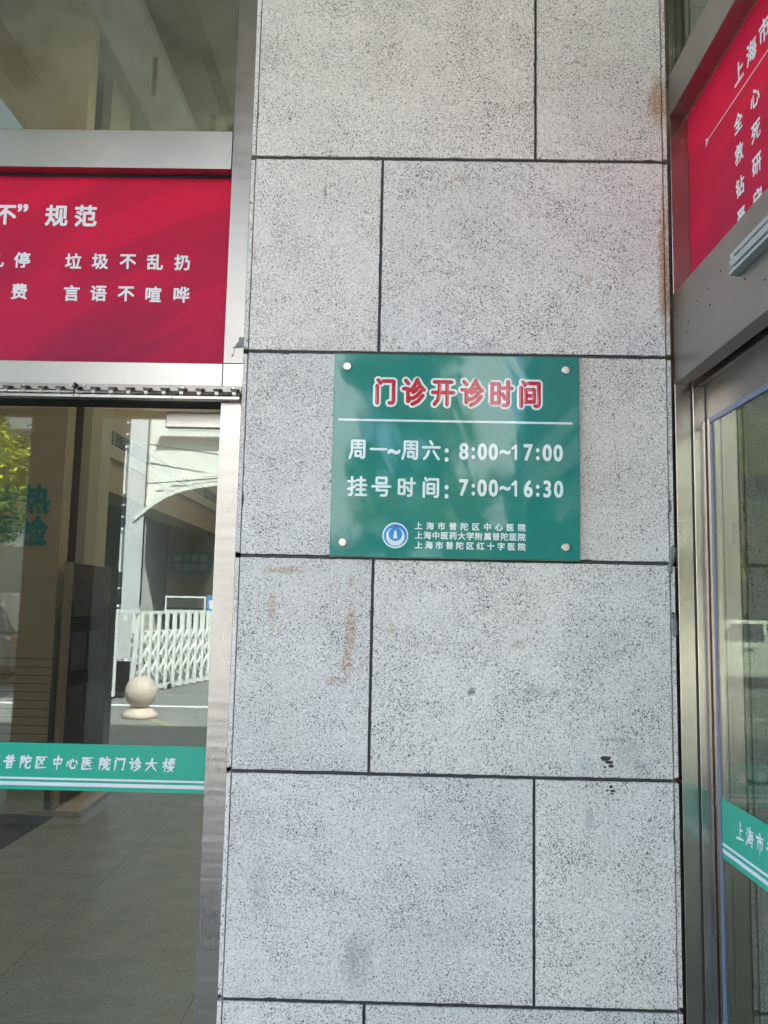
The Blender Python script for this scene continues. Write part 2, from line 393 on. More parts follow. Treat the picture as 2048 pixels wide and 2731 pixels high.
for k in range(len(ROWS)-1):
    z0, z1 = ROWS[k]+.0046, ROWS[k+1]-.0046
    if k == 0: z0 = .0
    # courses alternate: short slab first, long slab first
    xm = .3840 if k % 2 == 0 else .8405
    if k == 3: xm = .8405
    if k == 4: xm = .3845
    rows = {0: .3839, 1: .8395, 2: .3820, 3: .8405, 4: .3846, 5: .8434}
    xm = rows.get(k, .3840 if k % 2 == 0 else .8405)
    slab(XL, xm-.0037, z0, z1, -.0008*random.random()).build('cladding_slab', GRAN, pil)
    slab(xm+.0037, XR_, z0, z1, -.0008*random.random()).build('cladding_slab', GRAN, pil)
    MB().box(-.0128, -.0008, .0025, .52, z0+.004, z1-.002).build('edge_slab', GRAN, pil, .0012, 1)
    MB().box(1.2252, 1.2375, .0025, .52, z0+.004, z1-.002).build('edge_slab', GRAN, pil, .0012, 1)
# black scraps of torn tape left on the stone
sp = MB()
for (x, z, w_, h_) in ((1.036, 1.194, .030, .012), (1.045, 1.184, .022, .010), (1.050, 1.174, .016, .009), (1.034, 1.171, .008, .006), (1.050, 1.118, .010, .009), (1.054, 1.108, .014, .008), (1.040, 1.109, .010, .005), (1.052, 1.100, .012, .004)):
    n_ = 9; pts = []
    for i in range(n_):
        a = 2*math.pi*i/n_; rr = random.uniform(.72, 1.1); e = max(abs(math.cos(a)), abs(math.sin(a)))
        pts.append((x+w_/2*rr*math.cos(a)/e, z+h_/2*rr*math.sin(a)/e))
    sp.prism(pts, 'y', -.0012, .0004)
sp.build('tape_residue', SCRAP, pil)
# lumps of grey sealant
def blob(name, label, x, y, z, pts, th, drips=()):
    mb = MB()
    for (dx, dz, r, sx, sz) in pts: mb.sphere((x+dx, y, z+dz), r, sx, th, sz, 16, 10)
    for q in mb.bm.verts: q.co += Vector((random.gauss(0, .0012), random.gauss(0, .0003), random.gauss(0, .0014)))
    for (a, b, r) in drips: mb.tube((x+a[0], y-.001, z+a[1]), (x+b[0], y-.001, z+b[1]), r, r*.6, 8)
    o = mb.build(name, GREY)
    return tag(o, label, 'sealant', 'lumps of grey sealant at the pillar edges')
blob('sealant_lump', 'dark grey sealant lump with a drip on the steel post left of the pillar', -.024, .019, 2.364,
     [(.004, .004, .013, .8, 1.15), (-.004, -.004, .012, 1.0, .8), (.008, -.002, .011, .5, 1.2), (-.014, -.010, .006, 1.3, .6), (-.004, .014, .006, .7, 1.2)], .35,
     [((-.018, -.012), (-.022, -.034), .0014), ((-.022, -.034), (-.026, -.040), .003), ((-.014, -.011), (-.026, -.014), .002)])
blob('sealant_lump', 'uppermost grey sealant smear on the pillar right edge, beside the green sign', 1.2185, .002, 1.93,
     [(0, 0, .012, .7, 2.4), (.005, -.03, .011, .7, 1.6), (-.004, .022, .010, .7, 1.5), (-.008, -.014, .007, 1, 1)], .14)
blob('sealant_lump', 'black streaked grey sealant beside the pillar right edge below the sign', 1.231, .000, 1.752,
     [(-.004, 0, .011, .8, 2.2), (.002, .02, .010, .8, 1.6), (-.008, -.03, .009, .8, 1.7)], .2,
     [((.010, .03-.009*i), (.019, .024-.009*i), .0013) for i in range(7)])
blob('sealant_lump', 'grey sealant lump low on the pillar right edge near the tape scraps', 1.232, .001, 1.567,
     [(0, 0, .012, .8, 1.8), (.002, -.022, .010, .8, 1.4), (-.004, .022, .008, .7, 1.4)], .2, [((.008, -.012), (.018, -.014), .0014)])

# ------------------------------------------------------------------ lettering
def glyph(s, size, offset=0.0, shear=0.0):
    c = bpy.data.curves.new('glyph', 'FONT'); c.body = s; c.size = 1.0; c.offset = offset; c.shear = shear
    c.resolution_u = 4
    o = bpy.data.objects.new('glyph', c); col.objects.link(o)
    dg = bpy.context.evaluated_depsgraph_get(); dg.update()
    me = bpy.data.meshes.new_from_object(o.evaluated_get(dg))
    vs = [Vector((v.co.x*size, v.co.y*size)) for v in me.vertices]; fs = [tuple(p.vertices) for p in me.polygons]
    bpy.data.objects.remove(o); bpy.data.curves.remove(c); bpy.data.meshes.remove(me)
    return vs, fs
def frontp(Y): return lambda u, v, h=0: (u, Y-h, v)          # face looks to -y, u = x, v = z
def sidep(X): return lambda u, v, h=0: (X-h, u, v)           # face looks to -x, given u = y
def lettering(name, items, plane, mat, parent, offset=.018, shear=0, center='box', thick=.0006, xs=1.0, flip=False, label=None):
    """items: (char, u, v, size[, xscale]); flip: reading direction runs towards -u"""
    bm = bmesh.new()
    for it in items:
        ch, u, v, size = it[:4]; sx = it[4] if len(it) > 4 else xs
        vs, fs = glyph(ch, size, 0.0, shear)
        if not vs: continue
        x0 = min(q.x for q in vs); x1 = max(q.x for q in vs); y0 = min(q.y for q in vs); y1 = max(q.y for q in vs)
        cx = (x0+x1)/2; cy = (y0+y1)/2 if center == 'box' else .357*size
        sgn = -1 if flip else 1; e = offset*size
        # heavier weight: the glyph laid down a few times, each a hair above the last
        for k, (ex, ey) in enumerate(((0, 0), (e, e), (-e, e), (e, -e), (-e, -e), (1.3*e, 0), (-1.3*e, 0), (0, 1.3*e), (0, -1.3*e))):
            F = [bm.verts.new(plane(u+sgn*((q.x-cx)*sx+ex), v+(q.y-cy)+ey, thick+k*.00003)) for q in vs]
            for f in fs:
                try: bm.faces.new([F[i] for i in f])
                except ValueError: pass
    me = bpy.data.meshes.new(name); bm.normal_update()
    # normals face the reader
    n = Vector(plane(0, 0, 1)) - Vector(plane(0, 0, 0))
    for f in bm.faces:
        if f.normal.dot(n) < 0: f.normal_flip()
    bm.to_mesh(me); bm.free()
    o = bpy.data.objects.new(name, me); col.objects.link(o); me.materials.append(mat)
    o.parent = parent; o.matrix_parent_inverse = Matrix.Translation(-root_loc(parent))
    if label: o['label'] = label
    return o
def root_loc(p):
    l = Vector((0, 0, 0))
    while p is not None and p.type == 'EMPTY':
        l += Vector(p.location); p = p.parent
    return l
ST = {
 '门': [[(18,94),(29,82)], [(14,72),(14,6)], [(42,90),(88,90),(88,14),(83,7),(70,7)]],
 '诊': [[(14,94),(26,82)], [(5,62),(25,62),(25,14),(38,28)], [(66,96),(53,72),(36,56)], [(66,96),(80,73),(97,58)], [(72,68),(62,57),(48,48)], [(82,52),(66,36),(47,26)], [(92,37),(70,15),(45,4)]],
 '开': [[(10,90),(90,90)], [(3,50),(97,50)], [(33,90),(33,50),(27,22),(11,5)], [(68,90),(68,4)]],
 '时': [[(9,86),(9,14)], [(9,86),(40,86),(40,14)], [(9,50),(40,50)], [(9,14),(40,14)], [(50,70),(98,70)], [(80,95),(80,12),(74,5),(61,5)], [(56,48),(66,30)]],
 '间': [[(18,95),(28,83)], [(11,74),(11,3)], [(40,90),(91,90),(91,10),(86,4),(74,4)], [(32,66),(32,20)], [(32,66),(69,66),(69,20)], [(32,43),(69,43)], [(32,20),(69,20)]],
 '周': [[(18,94),(18,40),(6,3)], [(18,94),(88,94),(88,12),(83,5),(72,5)], [(34,76),(72,76)], [(53,86),(53,57)], [(32,57),(74,57)], [(38,39),(38,14)], [(38,39),(68,39),(68,14)], [(38,14),(68,14)]],
 '1': [[(24,76),(56,97),(56,3)]],
 '一': [[(3,50),(97,50)]],
 '六': [[(44,96),(55,80)], [(3,64),(97,64)], [(36,44),(26,20),(10,3)], [(63,44),(77,22),(92,3)]],
 '挂': [[(3,74),(38,74)], [(22,96),(22,12),(17,4),(7,4)], [(3,34),(38,46)], [(48,80),(92,80)], [(70,96),(70,56)], [(43,56),(99,56)], [(48,32),(92,32)], [(70,48),(70,5)], [(43,5),(99,5)]],
 '号': [[(25,94),(25,66)], [(25,94),(76,94),(76,66)], [(25,66),(76,66)], [(3,50),(97,50)], [(32,50),(26,30),(80,30),(78,10),(72,4),(50,4)]],
}
def strokes(name, items, plane, r, mat, parent, lift=.001, label=None):
    """rounded lettering: every stroke a flattened round bar; items: (char, u, v, width, height)"""
    bm = bmesh.new()
    for ch, u, v, w_, h_ in items:
        for pl in ST[ch]:
            P = [Vector((u+(x/100-.5)*w_, v+(y/100-.5)*h_)) for x, y in pl]
            n = 10
            for p in P:
                c = bm.verts.new(plane(p.x, p.y, lift))
                ring = [bm.verts.new(plane(p.x+r*math.cos(2*math.pi*i/n), p.y+r*math.sin(2*math.pi*i/n), 0)) for i in range(n)]
                mid = [bm.verts.new(plane(p.x+r*.86*math.cos(2*math.pi*i/n), p.y+r*.86*math.sin(2*math.pi*i/n), lift*.8)) for i in range(n)]
                for i in range(n):
                    bm.faces.new((mid[i], mid[(i+1) % n], c)); bm.faces.new((ring[i], ring[(i+1) % n], mid[(i+1) % n], mid[i]))
            for a, b in zip(P[:-1], P[1:]):
                d = (b-a); nn = Vector((-d.y, d.x)).normalized()*r
                prof = ((-1, 0), (-.86, .8), (0, 1), (.86, .8), (1, 0))
                A = [bm.verts.new(plane(a.x+nn.x*s_, a.y+nn.y*s_, lift*h)) for s_, h in prof]
                B = [bm.verts.new(plane(b.x+nn.x*s_, b.y+nn.y*s_, lift*h)) for s_, h in prof]
                for i in range(4): bm.faces.new((A[i], A[i+1], B[i+1], B[i]))
    n = Vector(plane(0, 0, 1)) - Vector(plane(0, 0, 0))
    bm.normal_update()
    for f in bm.faces:
        if f.normal.dot(n) < 0: f.normal_flip()
    me = bpy.data.meshes.new(name); bm.to_mesh(me); bm.free()
    o = bpy.data.objects.new(name, me); col.objects.link(o); me.materials.append(mat)
    o.parent = parent; o.matrix_parent_inverse = Matrix.Translation(-root_loc(parent))
    return o

FU = [[(10,88),(34,92),(22,66),(34,52),(22,42)], [(12,90),(12,4)]]
BR = {
 '上': [[(48,96),(46,12)], [(48,57),(80,62)], [(4,9),(96,16)]],
 '海': [[(14,90),(25,78)], [(5,64),(16,54)], [(3,8),(12,18),(27,44)], [(47,98),(33,72)], [(41,80),(90,86)], [(43,64),(36,26),(84,30)], [(43,64),(83,68),(76,6),(65,12)], [(28,45),(98,52)], [(58,60),(63,51)], [(55,41),(60,32)]],
 '市': [[(45,99),(55,88)], [(8,77),(92,84)], [(26,62),(23,22)], [(26,62),(78,66),(75,26),(64,33)], [(52,86),(50,0)]],
 '普': [[(35,97),(41,86)], [(67,99),(58,86)], [(18,81),(82,86)], [(42,84),(40,58)], [(58,84),(58,58)], [(25,76),(32,64)], [(78,78),(68,64)], [(4,53),(96,60)], [(30,44),(32,2)], [(30,44),(71,47),(69,4)], [(32,25),(68,27)], [(32,5),(68,7)]],
 '陀': FU + [[(64,99),(71,88)], [(44,74),(41,60)], [(44,78),(96,84),(87,70)], [(89,61),(60,42)], [(58,62),(56,16),(66,5),(93,7),(97,26)]],
 '区': [[(8,88),(92,92)], [(34,75),(71,32)], [(69,77),(50,48),(27,25)], [(14,88),(12,9),(96,12)]],
 '中': [[(19,73),(24,35)], [(19,73),(84,78),(77,40)], [(24,40),(77,44)], [(50,100),(50,-2)]],
 '心': [[(13,58),(6,27)], [(34,68),(34,26),(46,11),(73,13),(77,36)], [(50,76),(59,58)], [(80,66),(94,43)]],
 '医': [[(8,90),(90,94)], [(40,85),(28,66)], [(36,72),(78,76)], [(20,53),(86,58)], [(54,74),(48,48),(27,23)], [(54,50),(80,25)], [(14,90),(12,7),(96,10)]],
 '院': FU + [[(64,99),(71,90)], [(44,76),(41,64)], [(44,80),(96,84),(88,71)], [(52,62),(86,65)], [(39,45),(98,51)], [(58,46),(52,22),(36,5)], [(74,48),(72,14),(80,7),(95,9),(98,26)]],
 '门': [[(20,96),(29,84)], [(16,76),(16,2)], [(40,88),(89,92),(86,6),(74,13)]],
 '诊': [[(15,94),(26,82)], [(5,64),(26,67),(24,16),(39,34)], [(66,99),(52,72),(35,55)], [(66,95),(82,72),(99,61)], [(73,67),(50,48)], [(83,51),(50,26)], [(93,37),(70,14),(45,1)]],
 '大': [[(5,61),(95,68)], [(50,98),(46,56),(8,5)], [(52,60),(70,28),(98,6)]],
 '楼': [[(3,67),(41,72)], [(24,98),(22,0)], [(22,64),(3,33)], [(26,57),(39,44)], [(54,93),(61,82)], [(91,97),(82,84)], [(45,73),(98,78)], [(70,99),(70,56)], [(68,72),(47,55)], [(72,72),(98,59)], [(66,53),(54,30),(90,3)], [(89,41),(72,16),(43,0)], [(41,33),(99,38)]],
}
def brush(name, items, plane, r, mat, parent, flip=False, lift=.0004):
    """running-hand lettering: every stroke starts full and thins out; items: (char, u, v, size)"""
    bm = bmesh.new(); n = 8; sgn = -1 if flip else 1; kk = 0
    for ch, u, v, size in items:
        for pl in BR[ch]:
            P = [Vector(((x/100-.5)*size*.94 + (y/100-.5)*size*.10, (y/100-.5)*size)) for x, y in pl]
            L = sum((b-a).length for a, b in zip(P[:-1], P[1:])); acc = 0; kk += 1
            h = lift + .00001*(kk % 17)
            for a, b in zip(P[:-1], P[1:]):
                l = (b-a).length; t0, t1 = acc/L, (acc+l)/L; acc += l
                ra, rb = r*(1.12-.62*t0*t0), r*(1.12-.62*t1*t1)
                d = (b-a).normalized(); nn = Vector((-d.y, d.x)); a0 = math.atan2(d.y, d.x)
                pts = [a + ra*Vector((math.cos(a0+math.pi/2+math.pi*i/n), math.sin(a0+math.pi/2+math.pi*i/n))) for i in range(n+1)]
                pts += [b + rb*Vector((math.cos(a0-math.pi/2+math.pi*i/n), math.sin(a0-math.pi/2+math.pi*i/n))) for i in range(n+1)]
                bm.faces.new([bm.verts.new(plane(u+sgn*p.x, v+p.y, h)) for p in pts]); h += .000004
    nrm = Vector(plane(0, 0, 1)) - Vector(plane(0, 0, 0)); bm.normal_update()
    for f in bm.faces:
        if f.normal.dot(nrm) < 0: f.normal_flip()
    me = bpy.data.meshes.new(name); bm.to_mesh(me); bm.free()
    o = bpy.data.objects.new(name, me); col.objects.link(o); me.materials.append(mat); o.parent = parent
    return o

# ------------------------------------------------------------------ green hours sign
sg = thing('hours_sign', 'green acrylic sign with opening hours screwed to the granite pillar', 'sign', (.612, -.006, 1.738))
MB().box(.2583, .9655, -.0135, -.0035, 1.7380, 2.3272).build('board', SIGN, sg, .0016, 2)
MB().box(.2575, .9662, -.0033, -.0012, 1.7365, 2.3285).build('backing_plate', plain('clear_edge', (.30, .36, .33), .2), sg)
SP = frontp(-.0138)
tw = [('门', .406), ('诊', .4885), ('开', .574), ('诊', .657), ('时', .741), ('间', .823)]
strokes('title_outline', [(c, x, 2.216, .064, .0775) for c, x in tw], SP, .0116, SIGNW, sg, .0004)
strokes('title_lettering', [(c, x, 2.216, .064, .0775) for c, x in tw], frontp(-.0143), .0057, SIGNR, sg, .0004)
MB().box(.2735, .9455, -.0146, -.0136, 2.1283, 2.1343).build('rule_line', SIGNW, sg)
strokes('weekday_lettering', [('周', .331, 2.046, .050, .055), ('一', .391, 2.047, .047, .05), ('周', .482, 2.046, .050, .055), ('六', .542, 2.047, .050, .055), ('1', .782, 2.0445, .030, .042)], SP, .0036, SIGNW, sg, .0004)
strokes('registration_lettering', [('挂', .332, 1.939, .053, .056), ('号', .401, 1.939, .053, .056), ('时', .472, 1.939, .050, .056), ('间', .542, 1.939, .050, .058), ('1', .782, 1.940, .030, .042)], SP, .0036, SIGNW, sg, .0004)
dig = .0655
r1 = [('~', .435, 2.040, .075), (':', .586, 2.033, .075)]
for ch, x in zip('8:00~ 7:00', (.635, .662, .688, .719, .753, .783, .819, .846, .873, .904)): r1.append((ch, x, 2.040 if ch == ':' else 2.0445, dig))
lettering('weekday_figures', r1, SP, SIGNW, sg, .022, xs=.80)
r1 = [(':', .587, 1.927, .075)]
for ch, x in zip('7:00~ 6:30', (.636, .663, .688, .720, .753, .783, .819, .846, .873, .905)): r1.append((ch, x, 1.9345 if ch == ':' else 1.940, dig))
lettering('registration_figures', r1, SP, SIGNW, sg, .022, xs=.80)
def spread(s, u0, u1, v, size): return [(c, u0+(u1-u0)*i/(len(s)-1), v, size) for i, c in enumerate(s)]
small = spread('上海市普陀区中心医院', .509, .801, 1.828, .0225) + spread('上海中医药大学附属普陀医院', .510, .801, 1.8012, .0225) + spread('上海市普陀区红十字医院', .510, .801, 1.7735, .0225)
lettering('hospital_names', small, SP, SIGNW, sg, .022, center='em')
# emblem: white ring, blue disc, white wings round a dove, small cross
def disc(mb, cx, cz, r, y0, y1, n=48): return mb.prism([(cx+r*math.cos(2*math.pi*i/n), cz+r*math.sin(2*math.pi*i/n)) for i in range(n)], 'y', y0, y1)
EX, EZ = .4435, 1.7995
em = disc(MB(), EX, EZ, .0365, -.0145, -.0136).build('emblem', SIGNW, sg)
disc(MB(), EX, EZ, .0325, -.0152, -.0143).build('emblem_field', SIGNB, em)
for o in (bpy.context.scene.collection.objects[-1],): o.matrix_parent_inverse = em.matrix_parent_inverse.inverted() @ em.matrix_parent_inverse @ Matrix.Identity(4)
wing = []
for i in range(33):
    a = R(120) + R(300)*i/32; wing.append((EX+.0262*math.cos(a), EZ-.003+.0262*math.sin(a)))
for i in range(33):
    a = R(60) - R(300)*i/32 ; wing.append((EX+.0195*math.cos(a), EZ+.0035+.0195*math.sin(a)))
wv = MB().prism(wing, 'y', -.0158, -.0150)
body = [(EX-.0062, EZ-.009), (EX+.0062, EZ-.009), (EX+.0036, EZ+.006), (EX+.0032, EZ+.012), (EX, EZ+.0145), (EX-.0032, EZ+.012), (EX-.0036, EZ+.006)]
wv.prism(body, 'y', -.0162, -.0150)
wv.prism([(EX-.014, EZ-.021), (EX+.014, EZ-.021), (EX+.008, EZ-.027), (EX-.008, EZ-.027)], 'y', -.01585, -.0150)
wv.build('emblem_dove', SIGNW, em)
MB().box(EX-.0042, EX+.0042, -.0158, -.0150, EZ+.0255, EZ+.0283).box(EX-.0014, EX+.0014, -.0160, -.0150, EZ+.0228, EZ+.0310).build('emblem_cross', SIGNR, em)
lettering('emblem_letters', [('S', EX-.0125, EZ-.0275, .0075), ('P', EX-.0045, EZ-.0300, .0075), ('T', EX+.0045, EZ-.0300, .0075), ('H', EX+.0125, EZ-.0275, .0075)], frontp(-.0153), SIGNW, em, .02)
for (x, z) in ((.295, 2.288), (.926, 2.287), (.2945, 1.777), (.924, 1.775)):
    mb = MB(); prof = [(.0118, 0), (.0118, .0045), (.0105, .006), (.003, .0062)]
    n = 28; rings = [[mb.bm.verts.new((x+r*math.cos(2*math.pi*i/n), -.0136-h, z+r*math.sin(2*math.pi*i/n))) for i in range(n)] for r, h in prof]
    for k in range(3):
        for i in range(n): mb.bm.faces.new((rings[k][i], rings[k][(i+1) % n], rings[k+1][(i+1) % n], rings[k+1][i]))
    mb.bm.faces.new(rings[-1]); mb.build('screw_cap', CHROME, sg)

sg.location.y -= .006      # the plate stands off the stone on its four bolts

# ------------------------------------------------------------------ left doorway: steel frame, red board, hook rail, glass door
XW = -2.30                                                    # left end of the bay
fr = thing('door_frame', 'brushed stainless steel doorway frame left of the granite pillar', 'door frame', (-.05, .05, 0))
MB().box(-.0745, -.0152, .018, .16, 2.3032, 5.15).build('upper_post', STVU, fr, .0015)
MB().box(-.0745, -.0152, .0185, .16, 2.2335, 2.3024).build('corner_block', STX, fr, .001)
MB().box(-.0765, -.0152, .018, .16, .0, 2.1855).build('jamb_post', STV, fr, .0015)
MB().box(XW, -.0765, .020, .16, 2.9110, 3.0325).build('upper_beam', STX, fr, .0015)
MB().box(XW, -.0765, .020, .16, 2.2335, 2.3030).build('lower_beam', STX, fr, .0015)
MB().box(XW, -.0770, .022, .118, 2.1872, 2.2330).build('header', DARK, fr)  # coloured near black to stand in for the shadow under the beam
MB().box(XW, -.0775, .020, .16, 4.85, 5.15).build('top_beam', STX, fr, .0015)
MB().box(XW-.06, XW, .018, .16, 0, 5.15).build('jamb_post', STV, fr, .0015)
MB().box(XW, -.0770, .075, .083, 3.0327, 4.8498).build('transom_glass', TGLASS, fr)
MB().box(XW, -.0765, .066, .074, 3.0326, 3.0420).build('glazing_bead', DARK, fr)

rb = thing('red_banner_board', 'red printed banner board with white rules above the left glass door', 'banner', (-.6, .07, 2.303))
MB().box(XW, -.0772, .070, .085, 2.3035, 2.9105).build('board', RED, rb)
MB().box(XW, -.0772, .0665, .0698, 2.9050, 2.9104).build('top_shade_strip', RUBBER, rb)  # dark strip painted in for the shaded reveal above the board
BP = frontp(.0695)
lettering('title_lettering', [('不', -.782, 2.779, .070), ('”', -.729, 2.802, .085), ('规', -.6225, 2.779, .072), ('范', -.5315, 2.779, .072)], BP, WLET, rb, .022)
lettering('rule_lettering', [('乱', -.800, 2.635, .0500), ('停', -.7198, 2.6345, .0520)] + [(c, x, 2.6335, .0520) for c, x in zip('垃圾不乱扔', (-.561, -.4785, -.3928, -.3092, -.2257))], BP, WLET, rb, .020)
lettering('rule_lettering', [('费', -.7213, 2.534, .0520)] + [(c, x, 2.5312, .0520) for c, x in zip('言语不喧哗', (-.5601, -.4776, -.3931, -.3089, -.2227))], BP, WLET, rb, .020)

hr = thing('hook_rail', 'stainless steel strip curtain hook rail under the red banner', 'rail', (-1.1, .01, 2.19))
MB().box(XW+.02, -.0165, .0145, .0178, 2.2085, 2.2330).build('back_plate', STD, hr, .0006)
MB().box(XW+.02, -.0165, -.0120, .0178, 2.1868, 2.1960).build('lower_lip', STX, hr, .001)
MB().tube((XW+.02, .004, 2.2055), (-.0175, .004, 2.2055), .0075, None, 16).build('rod', STX, hr)
k = 0; x = -.034
hook0 = None
while x > XW+.05:
    if hook0 is None:
        mb = MB(); prev = None
        arc = [(.0140, .0165), (.002, .0165), (-.0055, .0120), (-.0085, .0040), (-.0070, -.0040), (-.0040, -.0095)]
        for (dy, dz), hw in zip(arc, (.0125, .0125, .0100, .0065, .0050, .0075)):
            cur = [mb.bm.verts.new((sx*hw, dy, dz)) for sx in (-1, 1)]
            inn = [mb.bm.verts.new((sx*hw, dy+.0018, dz-.0008)) for sx in (-1, 1)]
            if prev:
                mb.bm.faces.new((prev[0][0], prev[0][1], cur[1], cur[0])); mb.bm.faces.new((prev[1][1], prev[1][0], inn[0], inn[1]))
                mb.bm.faces.new((prev[0][0], cur[0], inn[0], prev[1][0])); mb.bm.faces.new((prev[0][1], prev[1][1], inn[1], cur[1]))
            prev = (cur, inn)
        hook0 = mb.build('hook', STX, hr); h = hook0
    else:
        h = hook0.copy(); col.objects.link(h)
    h.matrix_parent_inverse = Matrix.Translation(-Vector(hr.location)); h.location = (x, 0.0, 2.2055)
    sl0 = MB().box(x-.016, x+.012, .0125, .0146, 2.2205, 2.2232)
    sl0.build('slot', RUBBER, hr)
    x -= .0516
for (x, z) in ((-.040, 2.2275), (-.482, 2.2280), (-.520, 2.2275), (-.19, 2.2265), (-.66, 2.228), (-1.0, 2.2275)):
    MB().tube((x, .0150, z), (x, .0115, z), .0042, .0032, 14).build('screw', CHROME, hr)
for (x, z) in ((-.215, 2.1915), (-.488, 2.1915), (-.72, 2.1912)):
    MB().tube((x, -.0118, z), (x, -.0148, z), .0040, .0030, 14).build('screw', CHROME, hr)
MB().box(-.5030, -.5005, -.0128, .0142, 2.1862, 2.2312).build('end_gap', RUBBER, hr)

gd = thing('glass_door', 'left frameless glass door with green lettered band and steel corner clamp', 'door', (-1.1, .13, 0))
MB().box(XW+.004, -.0805, .1285, .1385, .012, 2.1868).build('pane', GLASS, gd)
MB().box(-.2665, -.0808, .118, .149, 2.1285, 2.1775).build('corner_clamp', STX, gd, .004, 3)
bd = MB().box(XW+.004, -.0808, .1262, .1280, 1.0455, 1.1788).build('band_sticker', BAND, gd)
def sub(o, par):      # a sub-part: parent is a mesh part whose own inverse already cancels the root
    o.parent = par; o.matrix_parent_inverse = par.matrix_basis.inverted() @ (par.matrix_parent_inverse.inverted() if False else Matrix.Identity(4))
    return o
s1 = MB().box(XW+.005, -.0810, .1252, .1261, 1.0752, 1.0808).build('white_stripe', WLET); s2 = MB().box(XW+.005, -.0810, .1252, .1261, 1.0576, 1.0680).build('white_stripe', WLET)
BT = frontp(.1259)
BX = dict(zip('市普陀区中心医院门诊大楼', (-.722, -.6761, -.6297, -.5833, -.5349, -.4908, -.4469, -.3963, -.3523, -.3061, -.2578, -.2073)))
ZT = 1.1236
tl = brush('band_lettering', [('上', -.815, ZT, .037), ('海', -.768, ZT, .037)] + [(c, x, ZT, .037) for c, x in BX.items()], BT, .0028, WLET, None)
for o in (s1, s2, tl): o.parent = bd; o.matrix_parent_inverse = Matrix.Identity(4)

# ------------------------------------------------------------------ right vestibule: steel frame
YE = -2.75; XV = 3.9
vf = thing('vestibule_frame', 'stainless steel glazed porch frame projecting right of the granite pillar', 'porch frame', (1.3, -.1, 0))
MB().box(1.2446, 1.2893, -.004, .055, 0, 2.2565).build('corner_post', STVD, vf, .0012)
MB().box(1.2930, 1.3262, -.012, .055, 0, 2.2504).build('door_post', STVD, vf, .0012)
MB().box(1.2894, 1.2929, -.0075, .050, 0, 2.2560).build('post_joint', RUBBER, vf)  # black strip added to deepen the shade between the two posts
MB().box(1.3100, 1.3600, YE+.01, .015, 2.2505, 2.5262).build('track_cover', STY, vf)
MB().box(1.2456, 1.2985, -.004, .055, 2.5275, 3.0812).build('upper_post', STVD, vf, .0012)
MB().box(1.2446, 1.2906, YE, .000, 2.2568, 2.5270).build('lower_beam', STY, vf, .0015)
MB().box(1.2444, 1.2952, YE, .000, 3.0815, 3.2100).build('upper_beam', STY, vf, .0015)
MB().box(1.2470, 1.2950, .001, .055, 3.2102, 3.95).build('upper_post', STVD, vf, .0012)
MB().box(1.2450, 1.2950, YE, -.0005, 3.90, 3.99).build('roof_edge', STY, vf, .0015)
MB().box(1.2955, XV, YE, .04, 3.905, 3.985).build('roof_slab', CEIL, vf)
MB().box(1.2450, 1.3300, YE-.06, YE, 0, 3.99).build('end_post', STVD, vf, .0012)
MB().box(XV-.06, XV, YE-.06, YE, 0, 3.90).build('end_post', STVD, vf, .0012)
MB().box(XV-.06, XV, -.05, .02, 0, 3.90).build('end_post', STVD, vf, .0012)
MB().box(1.268, 1.274, YE, -.001, 3.2105, 3.8995).build('upper_glass', GLASS2, vf)
MB().box(XV-.035, XV-.027, YE, -.05, .02, 3.90).build('far_glass', GLASS2, vf)
MB().box(1.3300, XV-.06, YE-.05, YE-.01, 2.35, 2.50).build('front_beam', STX, vf, .0015)
for (y, z, r) in ((-.125, 2.4005, .0035), (-.115, 2.373, .0025), (-.20, 2.432, .003), (-.275, 2.437, .003), (-.285, 2.39, .0035), (-.36, 2.45, .003), (-.50, 2.372, .0035), (-.585, 2.40, .004), (-.60, 2.33, .003)):
    MB().tube((1.2450, y, z), (1.2436, y, z), r, r*.8, 10).build('screw_hole', RUBBER, vf)

r2 = thing('red_banner_board', 'red printed hospital motto board above the right glass side door', 'banner', (1.3, -1, 2.53))
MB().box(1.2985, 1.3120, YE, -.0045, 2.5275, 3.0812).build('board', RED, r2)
RP = sidep(1.2980)
lettering('title_lettering', [('上', -.377, 2.972, .060), ('海', -.451, 2.975, .060), ('市', -.523, 2.979, .060)], RP, WLET, r2, .020, flip=True)
MB().box(1.2970, 1.2984, -1.5, -.165, 2.9150, 2.9172).build('rule_line', WLET, r2)
orn = MB()
for a in (-.9, -.35, .2, .75): orn.bar((1.2976, -.168, 2.916), (1.2976, -.148+abs(a)*.006, 2.916+a*.012), .001, .0026)
orn.build('rule_ornament', WLET, r2)
lettering('motto_lettering', [('全', -.364, 2.843, .052), ('心', -.463, 2.846, .052), ('全', -.562, 2.846, .052)], RP, WLET, r2, .022, flip=True)
lettering('motto_lettering', [('救', -.363, 2.760, .052), ('死', -.462, 2.760, .052), ('扶', -.560, 2.760, .052)], RP, WLET, r2, .022, flip=True)
lettering('motto_lettering', [('钻', -.363, 2.671, .052), ('研', -.461, 2.675, .052)], RP, WLET, r2, .022, flip=True)
lettering('motto_lettering', [('严', -.364, 2.588, .052), ('守', -.461, 2.590, .052)], RP, WLET, r2, .022, flip=True)

